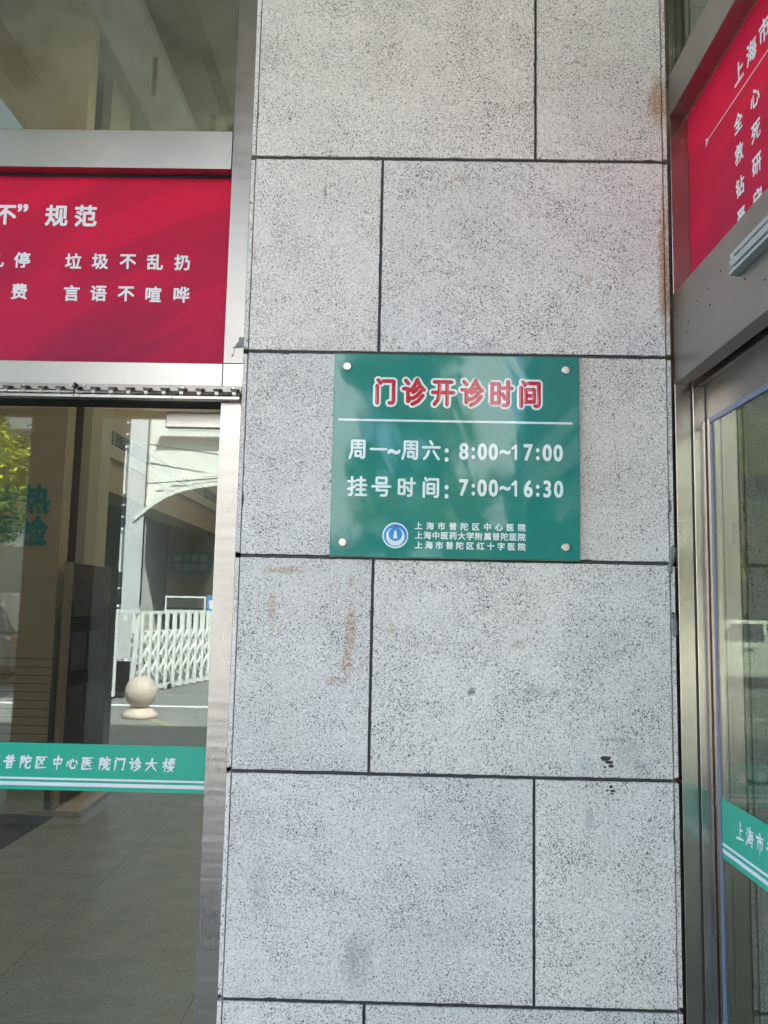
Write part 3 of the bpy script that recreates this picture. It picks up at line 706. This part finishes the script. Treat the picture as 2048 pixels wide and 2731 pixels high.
al = thing('aluminium_channel', 'short broken end of a pale aluminium channel on the right steel beam', 'rail', (1.24, -.5, 2.38))
prof = [(1.2440, 2.4590), (1.2300, 2.4590), (1.2300, 2.4480), (1.2360, 2.4480), (1.2360, 2.4360), (1.2240, 2.4360), (1.2240, 2.4200), (1.2330, 2.4200), (1.2330, 2.4100), (1.2220, 2.4100), (1.2220, 2.4020), (1.2440, 2.4020)]
mb = MB(); ya = [-.450, -.452, -.470, -.474, -.458, -.462, -.476, -.478, -.466, -.464, -.468, -.460]
A = [mb.bm.verts.new((p[0], y, p[1]-.008)) for p, y in zip(prof, ya)]; B = [mb.bm.verts.new((p[0], -2.3, p[1]-.008)) for p in prof]
for i in range(12): mb.bm.faces.new((A[i], A[(i+1) % 12], B[(i+1) % 12], B[i]))
mb.bm.faces.new(A); mb.bm.faces.new(B); mb.build('channel', ALU, al)

sdoor = thing('glass_door', 'right glass side door with green lettered band and blue edge strip', 'door', (1.34, -.9, 0))
DX = 1.3290
MB().box(DX, DX+.026, -.040, .003, .01, 2.1495).build('stile', STVD, sdoor, .001)
MB().box(DX, DX+.026, YE+.01, .003, 2.1500, 2.2500).build('header', STY, sdoor, .001)
MB().box(DX+.0030, DX+.0090, YE+.01, -.0405, .02, 2.1495).build('pane', GLASS2, sdoor)
MB().box(DX-.0010, DX+.0028, -.0570, -.0406, .02, 2.1300).build('edge_strip', BLUE, sdoor)
MB().box(DX-.0012, DX+.0028, YE+.01, -.0406, 2.1340, 2.1495).build('edge_strip', BLUE, sdoor)
b2 = MB().box(DX+.0008, DX+.0027, YE+.01, -.0590, .9540, 1.1085).build('band_sticker', BAND, sdoor)
s1 = MB().box(DX+.0001, DX+.0007, YE+.01, -.0600, .9880, .9945).build('white_stripe', WLET); s2 = MB().box(DX+.0001, DX+.0007, YE+.01, -.0600, .9690, .9790).build('white_stripe', WLET)
tl = brush('band_lettering', [(c, -.179-.0570*i, 1.052, .048) for i, c in enumerate('上海市普陀区中心医院门诊大楼')], sidep(DX+.0006), .0031, WLET, None, True)
for o in (s1, s2, tl): o.parent = b2; o.matrix_parent_inverse = Matrix.Identity(4)

d2 = thing('glass_door', 'inner glass door of the porch seen through the right side glass', 'door', (2.4, .13, 0))
MB().box(1.345, 1.395, .075, .16, 0, 2.25).build('jamb', STV, d2, .0012)
MB().box(XV-.06, XV, .02, .16, 0, 2.25).build('jamb', STV, d2, .0012)
MB().box(1.345, XV, .02, .16, 2.2505, 2.42).build('header', STX, d2, .0012)
MB().box(1.3955, XV-.061, .1285, .1385, .01, 2.25).build('pane', GLASS, d2)
b3 = MB().box(1.3958, XV-.0615, .1262, .1280, 1.0455, 1.1700).build('band_sticker', BAND, d2)
s1 = MB().box(1.3960, XV-.062, .1252, .1261, 1.0752, 1.0808).build('white_stripe', WLET); s2 = MB().box(1.3960, XV-.062, .1252, .1261, 1.0576, 1.0680).build('white_stripe', WLET)
tl = brush('band_lettering', [(c, 1.412+.0520*i, 1.1235, .037) for i, c in enumerate('上海市普陀区中心医院门诊大楼')], BT, .0025, WLET, None)
for o in (s1, s2, tl): o.parent = b3; o.matrix_parent_inverse = Matrix.Identity(4)
MB().box(1.345, XV, .075, .083, 2.43, 5.15).build('upper_glass', TGLASS, d2)

# ------------------------------------------------------------------ hospital building shell and hall
hb = thing('hospital_building', 'hospital entrance building shell around the doorways', 'building', (0, 7, 0))
MB().box(-7, XW-.061, .02, .40, 0, 5.18).build('facade_wall', GRAN2, hb)
MB().box(XV+.001, 8, .02, .40, 0, 5.18).build('facade_wall', GRAN2, hb)
MB().box(-7, 8, .02, .50, 5.181, 9.0).build('facade_wall', WHITEP, hb)
MB().box(-7, 8, .51, 14.3, 6.6, 6.9).build('ceiling', CEIL, hb)
MB().box(-7, 8, 14.0, 14.3, -.3, 6.6).build('back_wall', BEIGE, hb)
MB().box(-7, -6.2, .41, 14.0, -.3, 6.6).build('side_wall', BEIGE, hb)
MB().box(7.5, 8, .41, 14.0, -.3, 6.6).build('side_wall', BEIGE, hb)

ic = thing('hall_column', 'beige hall column with teal lettering behind the left glass door', 'column', (-2.6, 4.2, 0))
MB().box(-3.20, -2.150, 4.0, 4.16, .30, 6.59).build('shaft', BEIGE, ic)
MB().box(-3.21, -2.140, 3.985, 4.175, 0, .30).build('plinth', BEIGEL, ic)
gl_ = MB()
for i in range(14): gl_.box(-3.2, -2.149, 3.9975, 4.0, .34+.062*i, .344+.062*i)
gl_.build('groove_line', RUBBER, ic)
lettering('lettering', [('发', -2.585, 2.368, .235), ('热', -2.360, 2.368, .235), ('预', -2.590, 2.120, .235), ('检', -2.365, 2.122, .235)], frontp(3.997), TEAL, ic, .03)
ic2 = thing('hall_column', 'hall column with shade and light coloured in behind the beige lettered column', 'column', (-2.7, 5.2, 0))
MB().box(-3.4, -2.42, 5.0, 5.55, 0, 6.59).build('shaft', BROWN, ic2)  # brown puts the shade on the column's front into its colour
MB().box(-2.419, -2.34, 5.02, 5.55, 0, 6.59).build('lit_side', BEIGEL, ic2)  # cream strip stands in for light on the column's side

lv = thing('hall_side_wall', 'beige hall side wall with a louvred air grille beam', 'wall', (-2.8, 9, 0))
MB().box(-3.0, -2.60, 5.69, 12.3, 2.75, 6.59).build('wall', BEIGE, lv)
MB().box(-2.60, -2.585, 5.69, 11.6, 3.245, 3.395).build('grille_frame', DARK, lv)
ls = MB()
for i in range(5): ls.box(-2.584, -2.574, 5.70, 11.58, 3.264+.026*i, 3.271+.026*i)
for i in range(11): ls.box(-2.583, -2.571, 5.70+.585*i, 5.73+.585*i, 3.247, 3.393)
ls.build('grille_slats', plain('grey_slats', (.34, .34, .32), .5), lv)
MB().box(-2.605, -2.57, 5.69, 12.3, 3.10, 3.235).build('trim_board', BEIGEL, lv)
MB().box(-4.6, -4.5, 5.6, 13.99, 0, 3.2).build('recess_wall', BROWN, lv)  # dark brown stands in for the dimness of the recess
MB().box(-4.499, -3.605, 12.6, 12.8, 0, 3.2).build('recess_wall', BROWN, lv)  # added end wall, coloured dark to keep the recess dim

bw = thing('hall_end_wall', 'cream hall end wall carrying the teal self service sign', 'wall', (-2, 12.4, 0))
MB().box(-3.60, 1.5, 12.31, 12.5, 0, 6.59).build('wall', BEIGEL, bw)
MB().box(-3.60, 1.5, 12.27, 12.309, 0, 1.5).build('dark_lower_sheet', BROWN, bw)  # added dark sheet that dims the lower wall behind the glass
ps = thing('printing_sign', 'teal sign for self service receipts on the hall end wall', 'sign', (-3.1, 12.3, 2.1))
F_ = (12.25+2.37)/(11.9+2.37)
def far(x, z): return (.4474+(x-.4474)*F_, 1.6+(z-1.6)*F_)
(xa, za), (xb, zb) = far(-3.428, 2.091), far(-2.744, 2.458)
MB().box(xa, xb, 12.25, 12.30, za, zb).build('board', plain('teal_board', (.12, .46, .50), .4), ps)
cxm, czm, ww, hh = (xa+xb)/2, (za+zb)/2, xb-xa, zb-za
lettering('lettering', [(c, cxm+ww*(-.315+.21*i), czm+hh*.2, ww*.20) for i, c in enumerate('电子票据')] + [(c, cxm+ww*(-.315+.21*i), czm-hh*.22, ww*.20) for i, c in enumerate('自助打印')], frontp(12.248), WLET, ps, .02)

tt = thing('display_totem', 'tall black information totem on a beige base behind the left glass door', 'totem', (-2.05, 4.4, 0))
MB().box(-2.078, -2.055, 4.060, 4.95, .06, 1.885).build('screen_panel', plain('black_screen_glass', (.012, .012, .014), .08), tt, .004)
MB().box(-2.082, -2.050, 3.950, 4.059, .06, 1.885).build('edge_frame', plain('bronze_metal', (.36, .29, .20), .35, .6), tt, .003)
MB().prism([(-2.24, 3.965), (-1.87, 3.965), (-1.85, 4.0), (-1.885, 4.83), (-1.92, 4.90), (-2.24, 4.90)], 'z', .0008, .045).build('base_plate', plain('beige_base', (.40, .30, .22), .4), tt, .006)
for i in range(3):
    for (y, z, w_, h_) in ((4.12+.0*i, 1.62-.42*i, .30, .30), (4.47, 1.62-.42*i, .30, .30)):
        MB().box(-2.0548, -2.0535, y, y+w_, z-h_/2, z+h_/2).build('notice', plain('dim_notice', (.030, .030, .034), .3), tt)

cl0 = None
LAMP = bpy.data.materials.new('lamp_glow'); LAMP.use_nodes = True
lb = LAMP.node_tree.nodes['Principled BSDF']; lb.inputs['Emission Color'].default_value = (1, .90, .76, 1); lb.inputs['Emission Strength'].default_value = 7.5
for i, (x, y, wd) in enumerate(((-1.2, 2.6, 'nearest the left glass door'), (-1.2, 6.2, 'in the middle of the left hall'), (-1.2, 9.6, 'near the hall end wall'), (2.6, 2.6, 'nearest the porch door'), (2.6, 6.2, 'in the middle of the right hall'))):
    z = 6.58 if i < 5 else 3.5
    t_ = thing('ceiling_light', 'round lit ceiling light ' + wd, 'light', (x, y, z), 'hall ceiling lights')
    if cl0 is None:
        a = MB().lathe([(.26, -.03), (.28, -.02), (.28, .0)], (0, 0, 0)).build('rim', WPOST, None); b_ = MB().lathe([(.24, -.045), (.24, -.031)], (0, 0, 0)).build('diffuser', LAMP, None)
        cl0 = (a, b_)
    else:
        a, b_ = cl0[0].copy(), cl0[1].copy(); col.objects.link(a); col.objects.link(b_)
    a.parent = t_; b_.parent = t_

# ------------------------------------------------------------------ canopy in front of the doors
cp = thing('entrance_canopy', 'flat entrance canopy with beams above the doorways', 'canopy', (0, -2, 4.9))
MB().box(-7, -2.95, -4.35, .015, 5.19, 5.45).build('roof_slab', CEIL, cp)
MB().box(-2.2495, 8, -4.35, .015, 5.19, 5.45).build('roof_slab', CEIL, cp)
MB().box(-2.9495, -2.25, -2.45, .015, 5.19, 5.45).build('roof_slab', CEIL, cp)
MB().box(-2.9495, -2.25, -4.35, -2.4505, 5.30, 5.312).build('added_skylight', GLASS2, cp)  # added roof opening for the bright spot reflected in the transom
MB().box(-7, 8, -4.45, -4.351, 4.95, 5.62).build('fascia', WHITEP, cp)
for x in (-5.8, -3.36, -1.32, .72, 2.76, 4.8):
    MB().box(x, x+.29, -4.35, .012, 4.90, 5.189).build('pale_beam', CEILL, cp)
    MB().box(x+.291, x+.50, -4.35, .012, 4.96, 5.189).build('dark_beam_strip', CEILD, cp)  # dark box stands in for the shaded side of the pale, lit beam
    MB().box(x-.92, x-.77, -4.35, .012, 4.90, 5.189).build('dark_beam_strip', CEILD, cp)
MB().tube((-1.08, -2.2, 4.66), (-1.08, -2.2, 4.9), .014, None, 10).build('hanger_rod', CEILD, cp)
MB().tube((-.86, -2.8, 4.6), (-.86, -2.8, 4.9), .02, None, 10).build('hanger_rod', CEILD, cp)
for x, wd in ((-2.325, 'left of the doors reflected in the left glass door'), (4.3, 'beside the glass porch')):
    c_ = thing('canopy_column', 'square granite canopy column ' + wd, 'column', (x+.27, -3.78, 0), 'canopy columns')
    MB().box(x, x+.54, -4.05, -3.50, .0, 4.90).build('shaft', CSTONE, c_, .004)
    MB().box(x-.02, x+.56, -4.07, -3.48, .0005, .16).build('plinth', GREYP, c_, .004)

# ------------------------------------------------------------------ across the street (seen in the glass)
wb = thing('white_building', 'white rendered building with an arched passage across the street', 'building', (-4, -20, 0))
Y0 = -17.0; HB = 9.5
arch = [(-5.72, 3.48), (-5.647, 3.543), (-5.287, 3.856), (-4.947, 4.079), (-4.594, 4.212), (-4.238, 4.291), (-3.863, 4.352), (-3.5, 4.37), (-3.14, 4.352), (-2.76, 4.291), (-2.41, 4.212), (-2.05, 4.079), (-1.71, 3.856), (-1.36, 3.543), (-1.28, 3.48)]
MB().box(-7.0, -5.72, Y0-6, Y0, 0, HB).build('wall', WHITEP, wb)
MB().box(-1.28, -.45, Y0-6, Y0, 0, HB).build('wall', WHITEP, wb)
um = MB()
for a, b_ in zip(arch[:-1], arch[1:]): um.prism([a, b_, (b_[0], HB), (a[0], HB)], 'y', Y0-6, Y0)
um.build('wall', WHITEP, wb)
for i in range(3):
    ml = MB(); d0, d1 = .0+.13*i, .10+.13*i
    for a, b_ in zip(arch[:-1], arch[1:]): ml.prism([(a[0], a[1]+d0-.02), (b_[0], b_[1]+d0-.02), (b_[0], b_[1]+d1-.02), (a[0], a[1]+d1-.02)], 'y', Y0+.002, Y0+.30-.07*i)
    ml.build('arch_moulding', WHITEP, wb)
MB().box(-5.72, -1.28, -22.9, -22.7, 0, 4.4).build('passage_wall', GREYP, wb)
MB().box(-5.93, -5.51, Y0, Y0+.25, 0, HB).build('pilaster', GREYP, wb)
def win(x0, x1, z0, z1, n):
    f = MB().box(x0-.05, x1+.05, Y0, Y0+.05, z0-.05, z1+.05).build('window', WPOST, wb)
    mb = MB(); dz = (z1-z0)/n
    for i in range(n): mb.box(x0, x1, Y0+.04, Y0+.056, z0+i*dz+.02, z0+(i+1)*dz-.02)
    p = mb.build('pane', WINDOW); p.parent = f; p.matrix_parent_inverse = Matrix.Identity(4)
win(-6.24, -5.99, 3.3, 4.15, 3); win(-6.24, -5.99, 5.3, 6.15, 3); win(-6.24, -5.99, 1.5, 2.3, 2); win(-5.1, -3.9, 5.75, 7.2, 1); win(-3.1, -2.0, 5.75, 7.2, 1)
MB().box(-5.25, -3.75, Y0+.001, Y0+.22, 5.52, 5.64).build('sill', WHITEP, wb); MB().box(-3.25, -1.85, Y0+.001, Y0+.22, 5.52, 5.64).build('sill', WHITEP, wb)
MB().box(-7.1, -.35, Y0-6.1, Y0+.35, HB, HB+.3).build('cornice', WHITEP, wb)
cab = MB()
for (a, b_) in (((-5.48, Y0+.27, 1.5), (-5.48, Y0+.27, 6.5)), ((-5.48, Y0+.27, 5.3), (-3.6, Y0+.3, 5.05)), ((-3.6, Y0+.3, 5.05), (-1, Y0+.28, 5.4)), ((-5.48, Y0+.27, 4.35), (-1, Y0+.45, 4.75))): cab.tube(a, b_, .014, None, 6)
cab.build('cable', RUBBER, wb)
kb = thing('gatehouse_window_board', 'dark framed board standing in the arched passage', 'board', (-4.5, -17.3, 0))
MB().box(-5.05, -4.08, -17.35, -17.28, 1.38, 1.74).build('frame', WPOST, kb); MB().box(-5.01, -4.12, -17.279, -17.272, 1.42, 1.70).build('panel', WINDOW, kb)
MB().box(-4.62, -4.56, -17.35, -17.28, 0, 1.38).build('leg', WPOST, kb)
kn = thing('blue_notice', 'blue notice board in the arched passage behind the folding gate', 'sign', (-3.93, -17.3, 0))
MB().box(-4.05, -3.82, -17.34, -17.28, 1.40, 1.78).build('board', plain('blue_board', (.05, .2, .5), .4), kn); MB().box(-4.0, -3.87, -17.279, -17.274, 1.45, 1.65).build('sheet', WLET, kn); MB().box(-3.95, -3.91, -17.34, -17.29, 0, 1.40).build('leg', WPOST, kn)

tb = thing('tower_block', 'pale tower block behind the street trees, reflected in the green sign', 'building', (2.7, -20, 0))
MB().box(1.55, 3.15, -23, -17.0, 0, 14).build('wall', WHITEP, tb)
for i in range(6): MB().box(1.62, 1.92, -17.0, -16.985, 1.5+2.1*i, 2.9+2.1*i).build('window', WINDOW, tb)
gb = thing('grey_building', 'grey office building behind the left street tree', 'building', (-16, -24, 0))
MB().box(-24, -7.6, -27, -20, 0, 11).build('wall', plain('dull_grey_render', (.13, .13, .12), .85, 0, .2, 1), gb)
for i in range(6):
    for j in range(3): MB().box(-23+2.5*i, -21.4+2.5*i, -20.0, -19.97, 1.2+3.3*j, 3.0+3.3*j).build('window', WINDOW, gb)
rbld = thing('low_building', 'long low brown building behind the white car on the right', 'building', (12, -24, 0))
MB().box(4.5, 26, -28, -21, 0, 7.6).build('wall', plain('brown_brick_render', (.13, .105, .075), .85, 0, .2, 1), rbld)
for i in range(8):
    for j in range(2): MB().box(5.2+2.5*i, 6.8+2.5*i, -21.0, -20.97, 1.2+3.0*j, 2.9+3.0*j).build('window', WINDOW, rbld)

# folding gate
fg = thing('folding_gate', 'white retractable folding gate across the driveway, reflected in the left door', 'gate', (-4.2, -11.7, 0))
p0 = Vector((-4.19, -11.63, 0)); dg_ = Vector((.76, -3.39, 0)).normalized(); pr = Vector((-dg_.y, dg_.x, 0))
np_ = 22; sp_ = .30
for i in range(np_):
    q = p0 + dg_*(.35+sp_*i)
    mb = MB()
    for s_ in (-.17, .17): mb.bar(q+pr*s_+Vector((0,0,.06)), q+pr*s_+Vector((0,0,1.38)), .05, .05)
    mb.bar(q-pr*.195+Vector((0,0,1.40)), q+pr*.195+Vector((0,0,1.40)), .05, .05)
    mb.bar(q-pr*.195+Vector((0,0,.06)), q+pr*.195+Vector((0,0,.06)), .05, .08)
    mb.build('gate_post', WPOST, fg)
la = MB()
for i in range(np_-1):
    q = p0 + dg_*(.35+sp_*i); q2 = q + dg_*sp_
    for s_ in (-.135, .135):
        for z in (.25, .52, .79):
            la.bar(q+pr*s_+Vector((0,0,z)), q2+pr*s_+Vector((0,0,z+.27)), .03, .035); la.bar(q+pr*(s_*.8)+Vector((0,0,z+.27)), q2+pr*(s_*.8)+Vector((0,0,z)), .03, .035)
la.build('lattice', WPOST, fg)
hd = MB()
for s_ in (-.2, .2):
    hd.bar(p0+pr*s_+dg_*.02+Vector((0,0,.05)), p0+pr*s_+dg_*.16+Vector((0,0,1.42)), .06, .06); hd.bar(p0+pr*s_-dg_*.55+Vector((0,0,.05)), p0+pr*s_-dg_*.55+Vector((0,0,1.42)), .06, .06)
hd.bar(p0-pr*.23+dg_*.16+Vector((0,0,1.42)), p0+pr*.23+dg_*.16+Vector((0,0,1.42)), .06, .06); hd.bar(p0-dg_*.58+pr*.2+Vector((0,0,1.42)), p0+dg_*.19+pr*.2+Vector((0,0,1.42)), .06, .05); hd.bar(p0-dg_*.58-pr*.2+Vector((0,0,1.42)), p0+dg_*.19-pr*.2+Vector((0,0,1.42)), .06, .05)
hd.build('head_frame', WPOST, fg)
MB().bar(p0-dg_*.50+Vector((0,0,.95)), p0-dg_*.02+Vector((0,0,.95)), .36, .62).build('head_cabinet', plain('grey_cabinet', (.55, .55, .54), .5), fg)
MB().bar(p0-dg_*.52+Vector((0,0,.33)), p0+Vector((0,0,.33)), .34, .5).build('drive_unit', DARK, fg)
wl = MB()
for a in (-.45, -.05, 1.2, 3.0, 4.8):
    for s_ in (-.19, .19):
        c = p0+dg_*(a+.2)+pr*s_; wl.tube(c+pr*.02+Vector((0,0,.05)), c-pr*.02+Vector((0,0,.05)), .05, None, 12)
wl.build('wheels', RUBBER, fg)

bo = thing('stone_bollard', 'round stone ball bollard on a disc base, reflected in the left door', 'bollard', (-3.05, -9.05, 0))
MB().lathe([(.235, .0), (.235, .05), (.215, .075), (.19, .085), (.17, .12), (.13, .135)], (-3.05, -9.05, 0.0005)).build('base', STONE, bo)
MB().sphere((-3.05, -9.05, .345), .22, u=40, v=28).build('ball', STONE, bo)

# street trees
def leafmat(name, a, b_):
    m, t, b = newmat(name)
    r = nd(t, 'ShaderNodeNewGeometry').outputs['Random Per Island']
    t.links.new(mix(t, r, a, b_), b.inputs['Base Color']); b.inputs['Roughness'].default_value = .55
    b.inputs['Specular IOR Level'].default_value = .25
    tr = nd(t, 'ShaderNodeBsdfTranslucent'); t.links.new(mix(t, r, tuple(x*1.2 for x in a), tuple(x*1.3 for x in b_)), tr.inputs[0])
    mx = nd(t, 'ShaderNodeMixShader'); mx.inputs[0].default_value = .2
    t.links.new(b.outputs[0], mx.inputs[1]); t.links.new(tr.outputs[0], mx.inputs[2]); t.links.new(mx.outputs[0], t.nodes['Material Output'].inputs[0])
    return m
LEAF = leafmat('leaves', (.20, .26, .012), (.48, .47, .035))
def tree(label, x, y, h0, h1, rad, n=5200, leaf=.075):
    t_ = thing('street_tree', label, 'tree', (x, y, 0), 'street trees across the road')
    tk = MB(); rng = random.Random(int(x*100))
    top = h0+(h1-h0)*.55
    pts = [(0, 0, 0), (.06, .03, h0*.5), (.0, .08, h0), (.05, .0, top)]
    for i in range(3): tk.tube(pts[i], pts[i+1], .13-.03*i, .10-.03*i, 10)
    cl = []
    for i in range(26):
        a = rng.uniform(0, 6.28); u = rng.uniform(-1, 1); rr = rad*rng.uniform(.35, .95)*math.sqrt(1-u*u*.75)
        c = Vector((math.cos(a)*rr, math.sin(a)*rr, (h0+h1)/2+u*(h1-h0)*.46)); cl.append((c, rad*rng.uniform(.22, .42)))
        if i % 2 == 0: tk.tube((.0, .06, min(c.z-.1, h0+rng.uniform(0, .5)*(h1-h0)*.5)), c, .04, .012, 6)
    tk.build('trunk', BARK, None).parent = t_
    bm = bmesh.new()
    for i in range(n):
        c, r = cl[rng.randrange(len(cl))]
        d = Vector((rng.gauss(0, 1), rng.gauss(0, 1), rng.gauss(0, .8))).normalized()*r*rng.uniform(.45, 1.05)
        q = c+d; a = Vector((rng.uniform(-1, 1), rng.uniform(-1, 1), rng.uniform(-.4, .4))).normalized()
        b2_ = a.cross(Vector((rng.uniform(-.5, .5), rng.uniform(-.5, .5), 1))).normalized(); s_ = leaf*rng.uniform(.6, 1.3)
        bm.faces.new([bm.verts.new(q+a*s_), bm.verts.new(q+b2_*s_*.5), bm.verts.new(q-a*s_), bm.verts.new(q-b2_*s_*.5)])
    me = bpy.data.meshes.new('crown'); bm.to_mesh(me); bm.free()
    o = bpy.data.objects.new('crown', me); col.objects.link(o); me.materials.append(LEAF); o.parent = t_
tree('sunlit street tree reflected at the left edge of the left glass door', -6.2, -9.6, 2.15, 6.6, 1.8, 32000, .075)
tree('dense street tree between the white building and the pale tower block', .45, -13.2, 2.2, 8.4, 1.35, 16000, .09)
tree('low street tree in front of the pale tower block', 2.35, -14.6, 1.6, 4.7, 1.0, 5500, .09)
tree('street tree on the right of the pale tower block', 4.55, -13.4, 2.0, 8.2, 1.45, 14000, .09)
tree('street tree behind the white car, reflected in the porch door', 9.2, -19.6, 2.2, 6.4, 2.0, 9000, .10)

# parked cars
def car(label, x, y, ang, paint, tall=False):
    t_ = thing('parked_car', label, 'car', (0, 0, 0), 'cars parked across the street')
    L = 4.6; H = 1.72 if tall else 1.46; W = .88
    lower = [(-2.3, .32), (-2.25, .75), (-1.95, .92), (-1.1, .98), (2.1, .98), (2.28, .85), (2.3, .35), (1.9, .22), (-1.9, .22)]
    up0, up1 = ([(-1.2, .97), (2.2, .97)], [(-.45, H), (1.95, H)]) if tall else ([(-1.1, .97), (1.75, .97)], [(-.35, H), (1.0, H)])
    parts = []
    parts.append(MB().prism(lower, 'y', -W, W).build('body', paint, None, .09, 3))
    mb = MB()
    b_ = [mb.bm.verts.new((p[0], s_*(W-.03), p[1])) for s_ in (-1, 1) for p in up0]; tp = [mb.bm.verts.new((p[0], s_*(W-.2), p[1])) for s_ in (-1, 1) for p in up1]
    for f in ((b_[0], b_[1], tp[1], tp[0]), (b_[2], tp[2], tp[3], b_[3]), (tp[0], tp[1], tp[3], tp[2]), (b_[0], tp[0], tp[2], b_[2]), (b_[1], b_[3], tp[3], tp[1]), (b_[0], b_[2], b_[3], b_[1])): mb.bm.faces.new(f)
    parts.append(mb.build('cabin', paint, None, .06, 3))
    def side(u, v, s_, off=.008):
        X = (1-v)*(up0[0][0]+(up0[1][0]-up0[0][0])*u) + v*(up1[0][0]+(up1[1][0]-up1[0][0])*u)
        return (X, s_*((W-.03)*(1-v)+(W-.2)*v+off), .97+(H-.97)*v)
    for s_ in (-1, 1):
        for u0, u1 in ((.08, .48), (.52, .92)):
            wmb = MB(); f = [wmb.bm.verts.new(side(u, v, s_)) for u, v in ((u0, .1), (u1, .1), (u1, .84), (u0, .84))]; g = [wmb.bm.verts.new(side(u, v, s_, -.01)) for u, v in ((u0, .1), (u1, .1), (u1, .84), (u0, .84))]
            wmb.bm.faces.new(f); wmb.bm.faces.new(g[::-1])
            for i in range(4): wmb.bm.faces.new((f[i], g[i], g[(i+1) % 4], f[(i+1) % 4]))
            parts.append(wmb.build('window', WINDOW, None))
        parts.append(MB().box(-.2, .02, s_*W-.012, s_*W+.015, .82, .86).build('door_handle', CHROME, None)); parts.append(MB().box(1.0, 1.2, s_*W-.012, s_*W+.015, .82, .86).build('door_handle', CHROME, None))
        for xx in (-1.45, 1.4):
            ty = MB().tube((xx, s_*(W-.2), .32), (xx, s_*(W+.012), .32), .32, None, 28).build('wheel', RUBBER, None, .03); parts.append(ty)
            rm = MB().tube((xx, s_*(W+.011), .32), (xx, s_*(W+.022), .32), .2, .19, 24).build('rim', CHROME, None); rm.parent = ty
        parts.append(MB().box(-2.31, -2.2, s_*.6-.16, s_*.6+.16, .66, .8).build('headlight', plain('lamp_lens', (.6, .6, .6), .1), None)); parts.append(MB().box(2.2, 2.312, s_*.62-.14, s_*.62+.14, .72, .9).build('tail_light', plain('red_lens', (.4, .02, .02), .15), None))
    for wsd, xs in (('windscreen', (0, .14)),):
        wmb = MB(); A = [(up0[0][0]+.05, -(W-.12), 1.03), (up0[0][0]+.05, (W-.12), 1.03), (up1[0][0]-.05, (W-.26), H-.08), (up1[0][0]-.05, -(W-.26), H-.08)]
        f = [wmb.bm.verts.new((p[0]-.03, p[1], p[2]+.02)) for p in A]; g = [wmb.bm.verts.new((p[0]+.03, p[1], p[2]-.02)) for p in A]
        wmb.bm.faces.new(f); wmb.bm.faces.new(g[::-1])
        for i in range(4): wmb.bm.faces.new((f[i], g[i], g[(i+1) % 4], f[(i+1) % 4]))
        parts.append(wmb.build('windscreen', WINDOW, None))
    for p in parts: p.parent = t_; p.matrix_parent_inverse = Matrix.Identity(4)
    t_.location = (x, y, -.004); t_.rotation_euler.z = ang
    return t_
car('grey tall car parked behind the left street tree', -8.8, -13.4, 0, plain('grey_paint', (.13, .125, .12), .2, .3, .05), True)
car('white car parked across the street on the right', 8.2, -16.4, R(6), plain('white_paint', (.75, .75, .74), .2, 0, .03))
car('red car parked beyond the white car', 10.6, -18.6, R(4), plain('red_paint', (.42, .02, .02), .2, 0, .03))
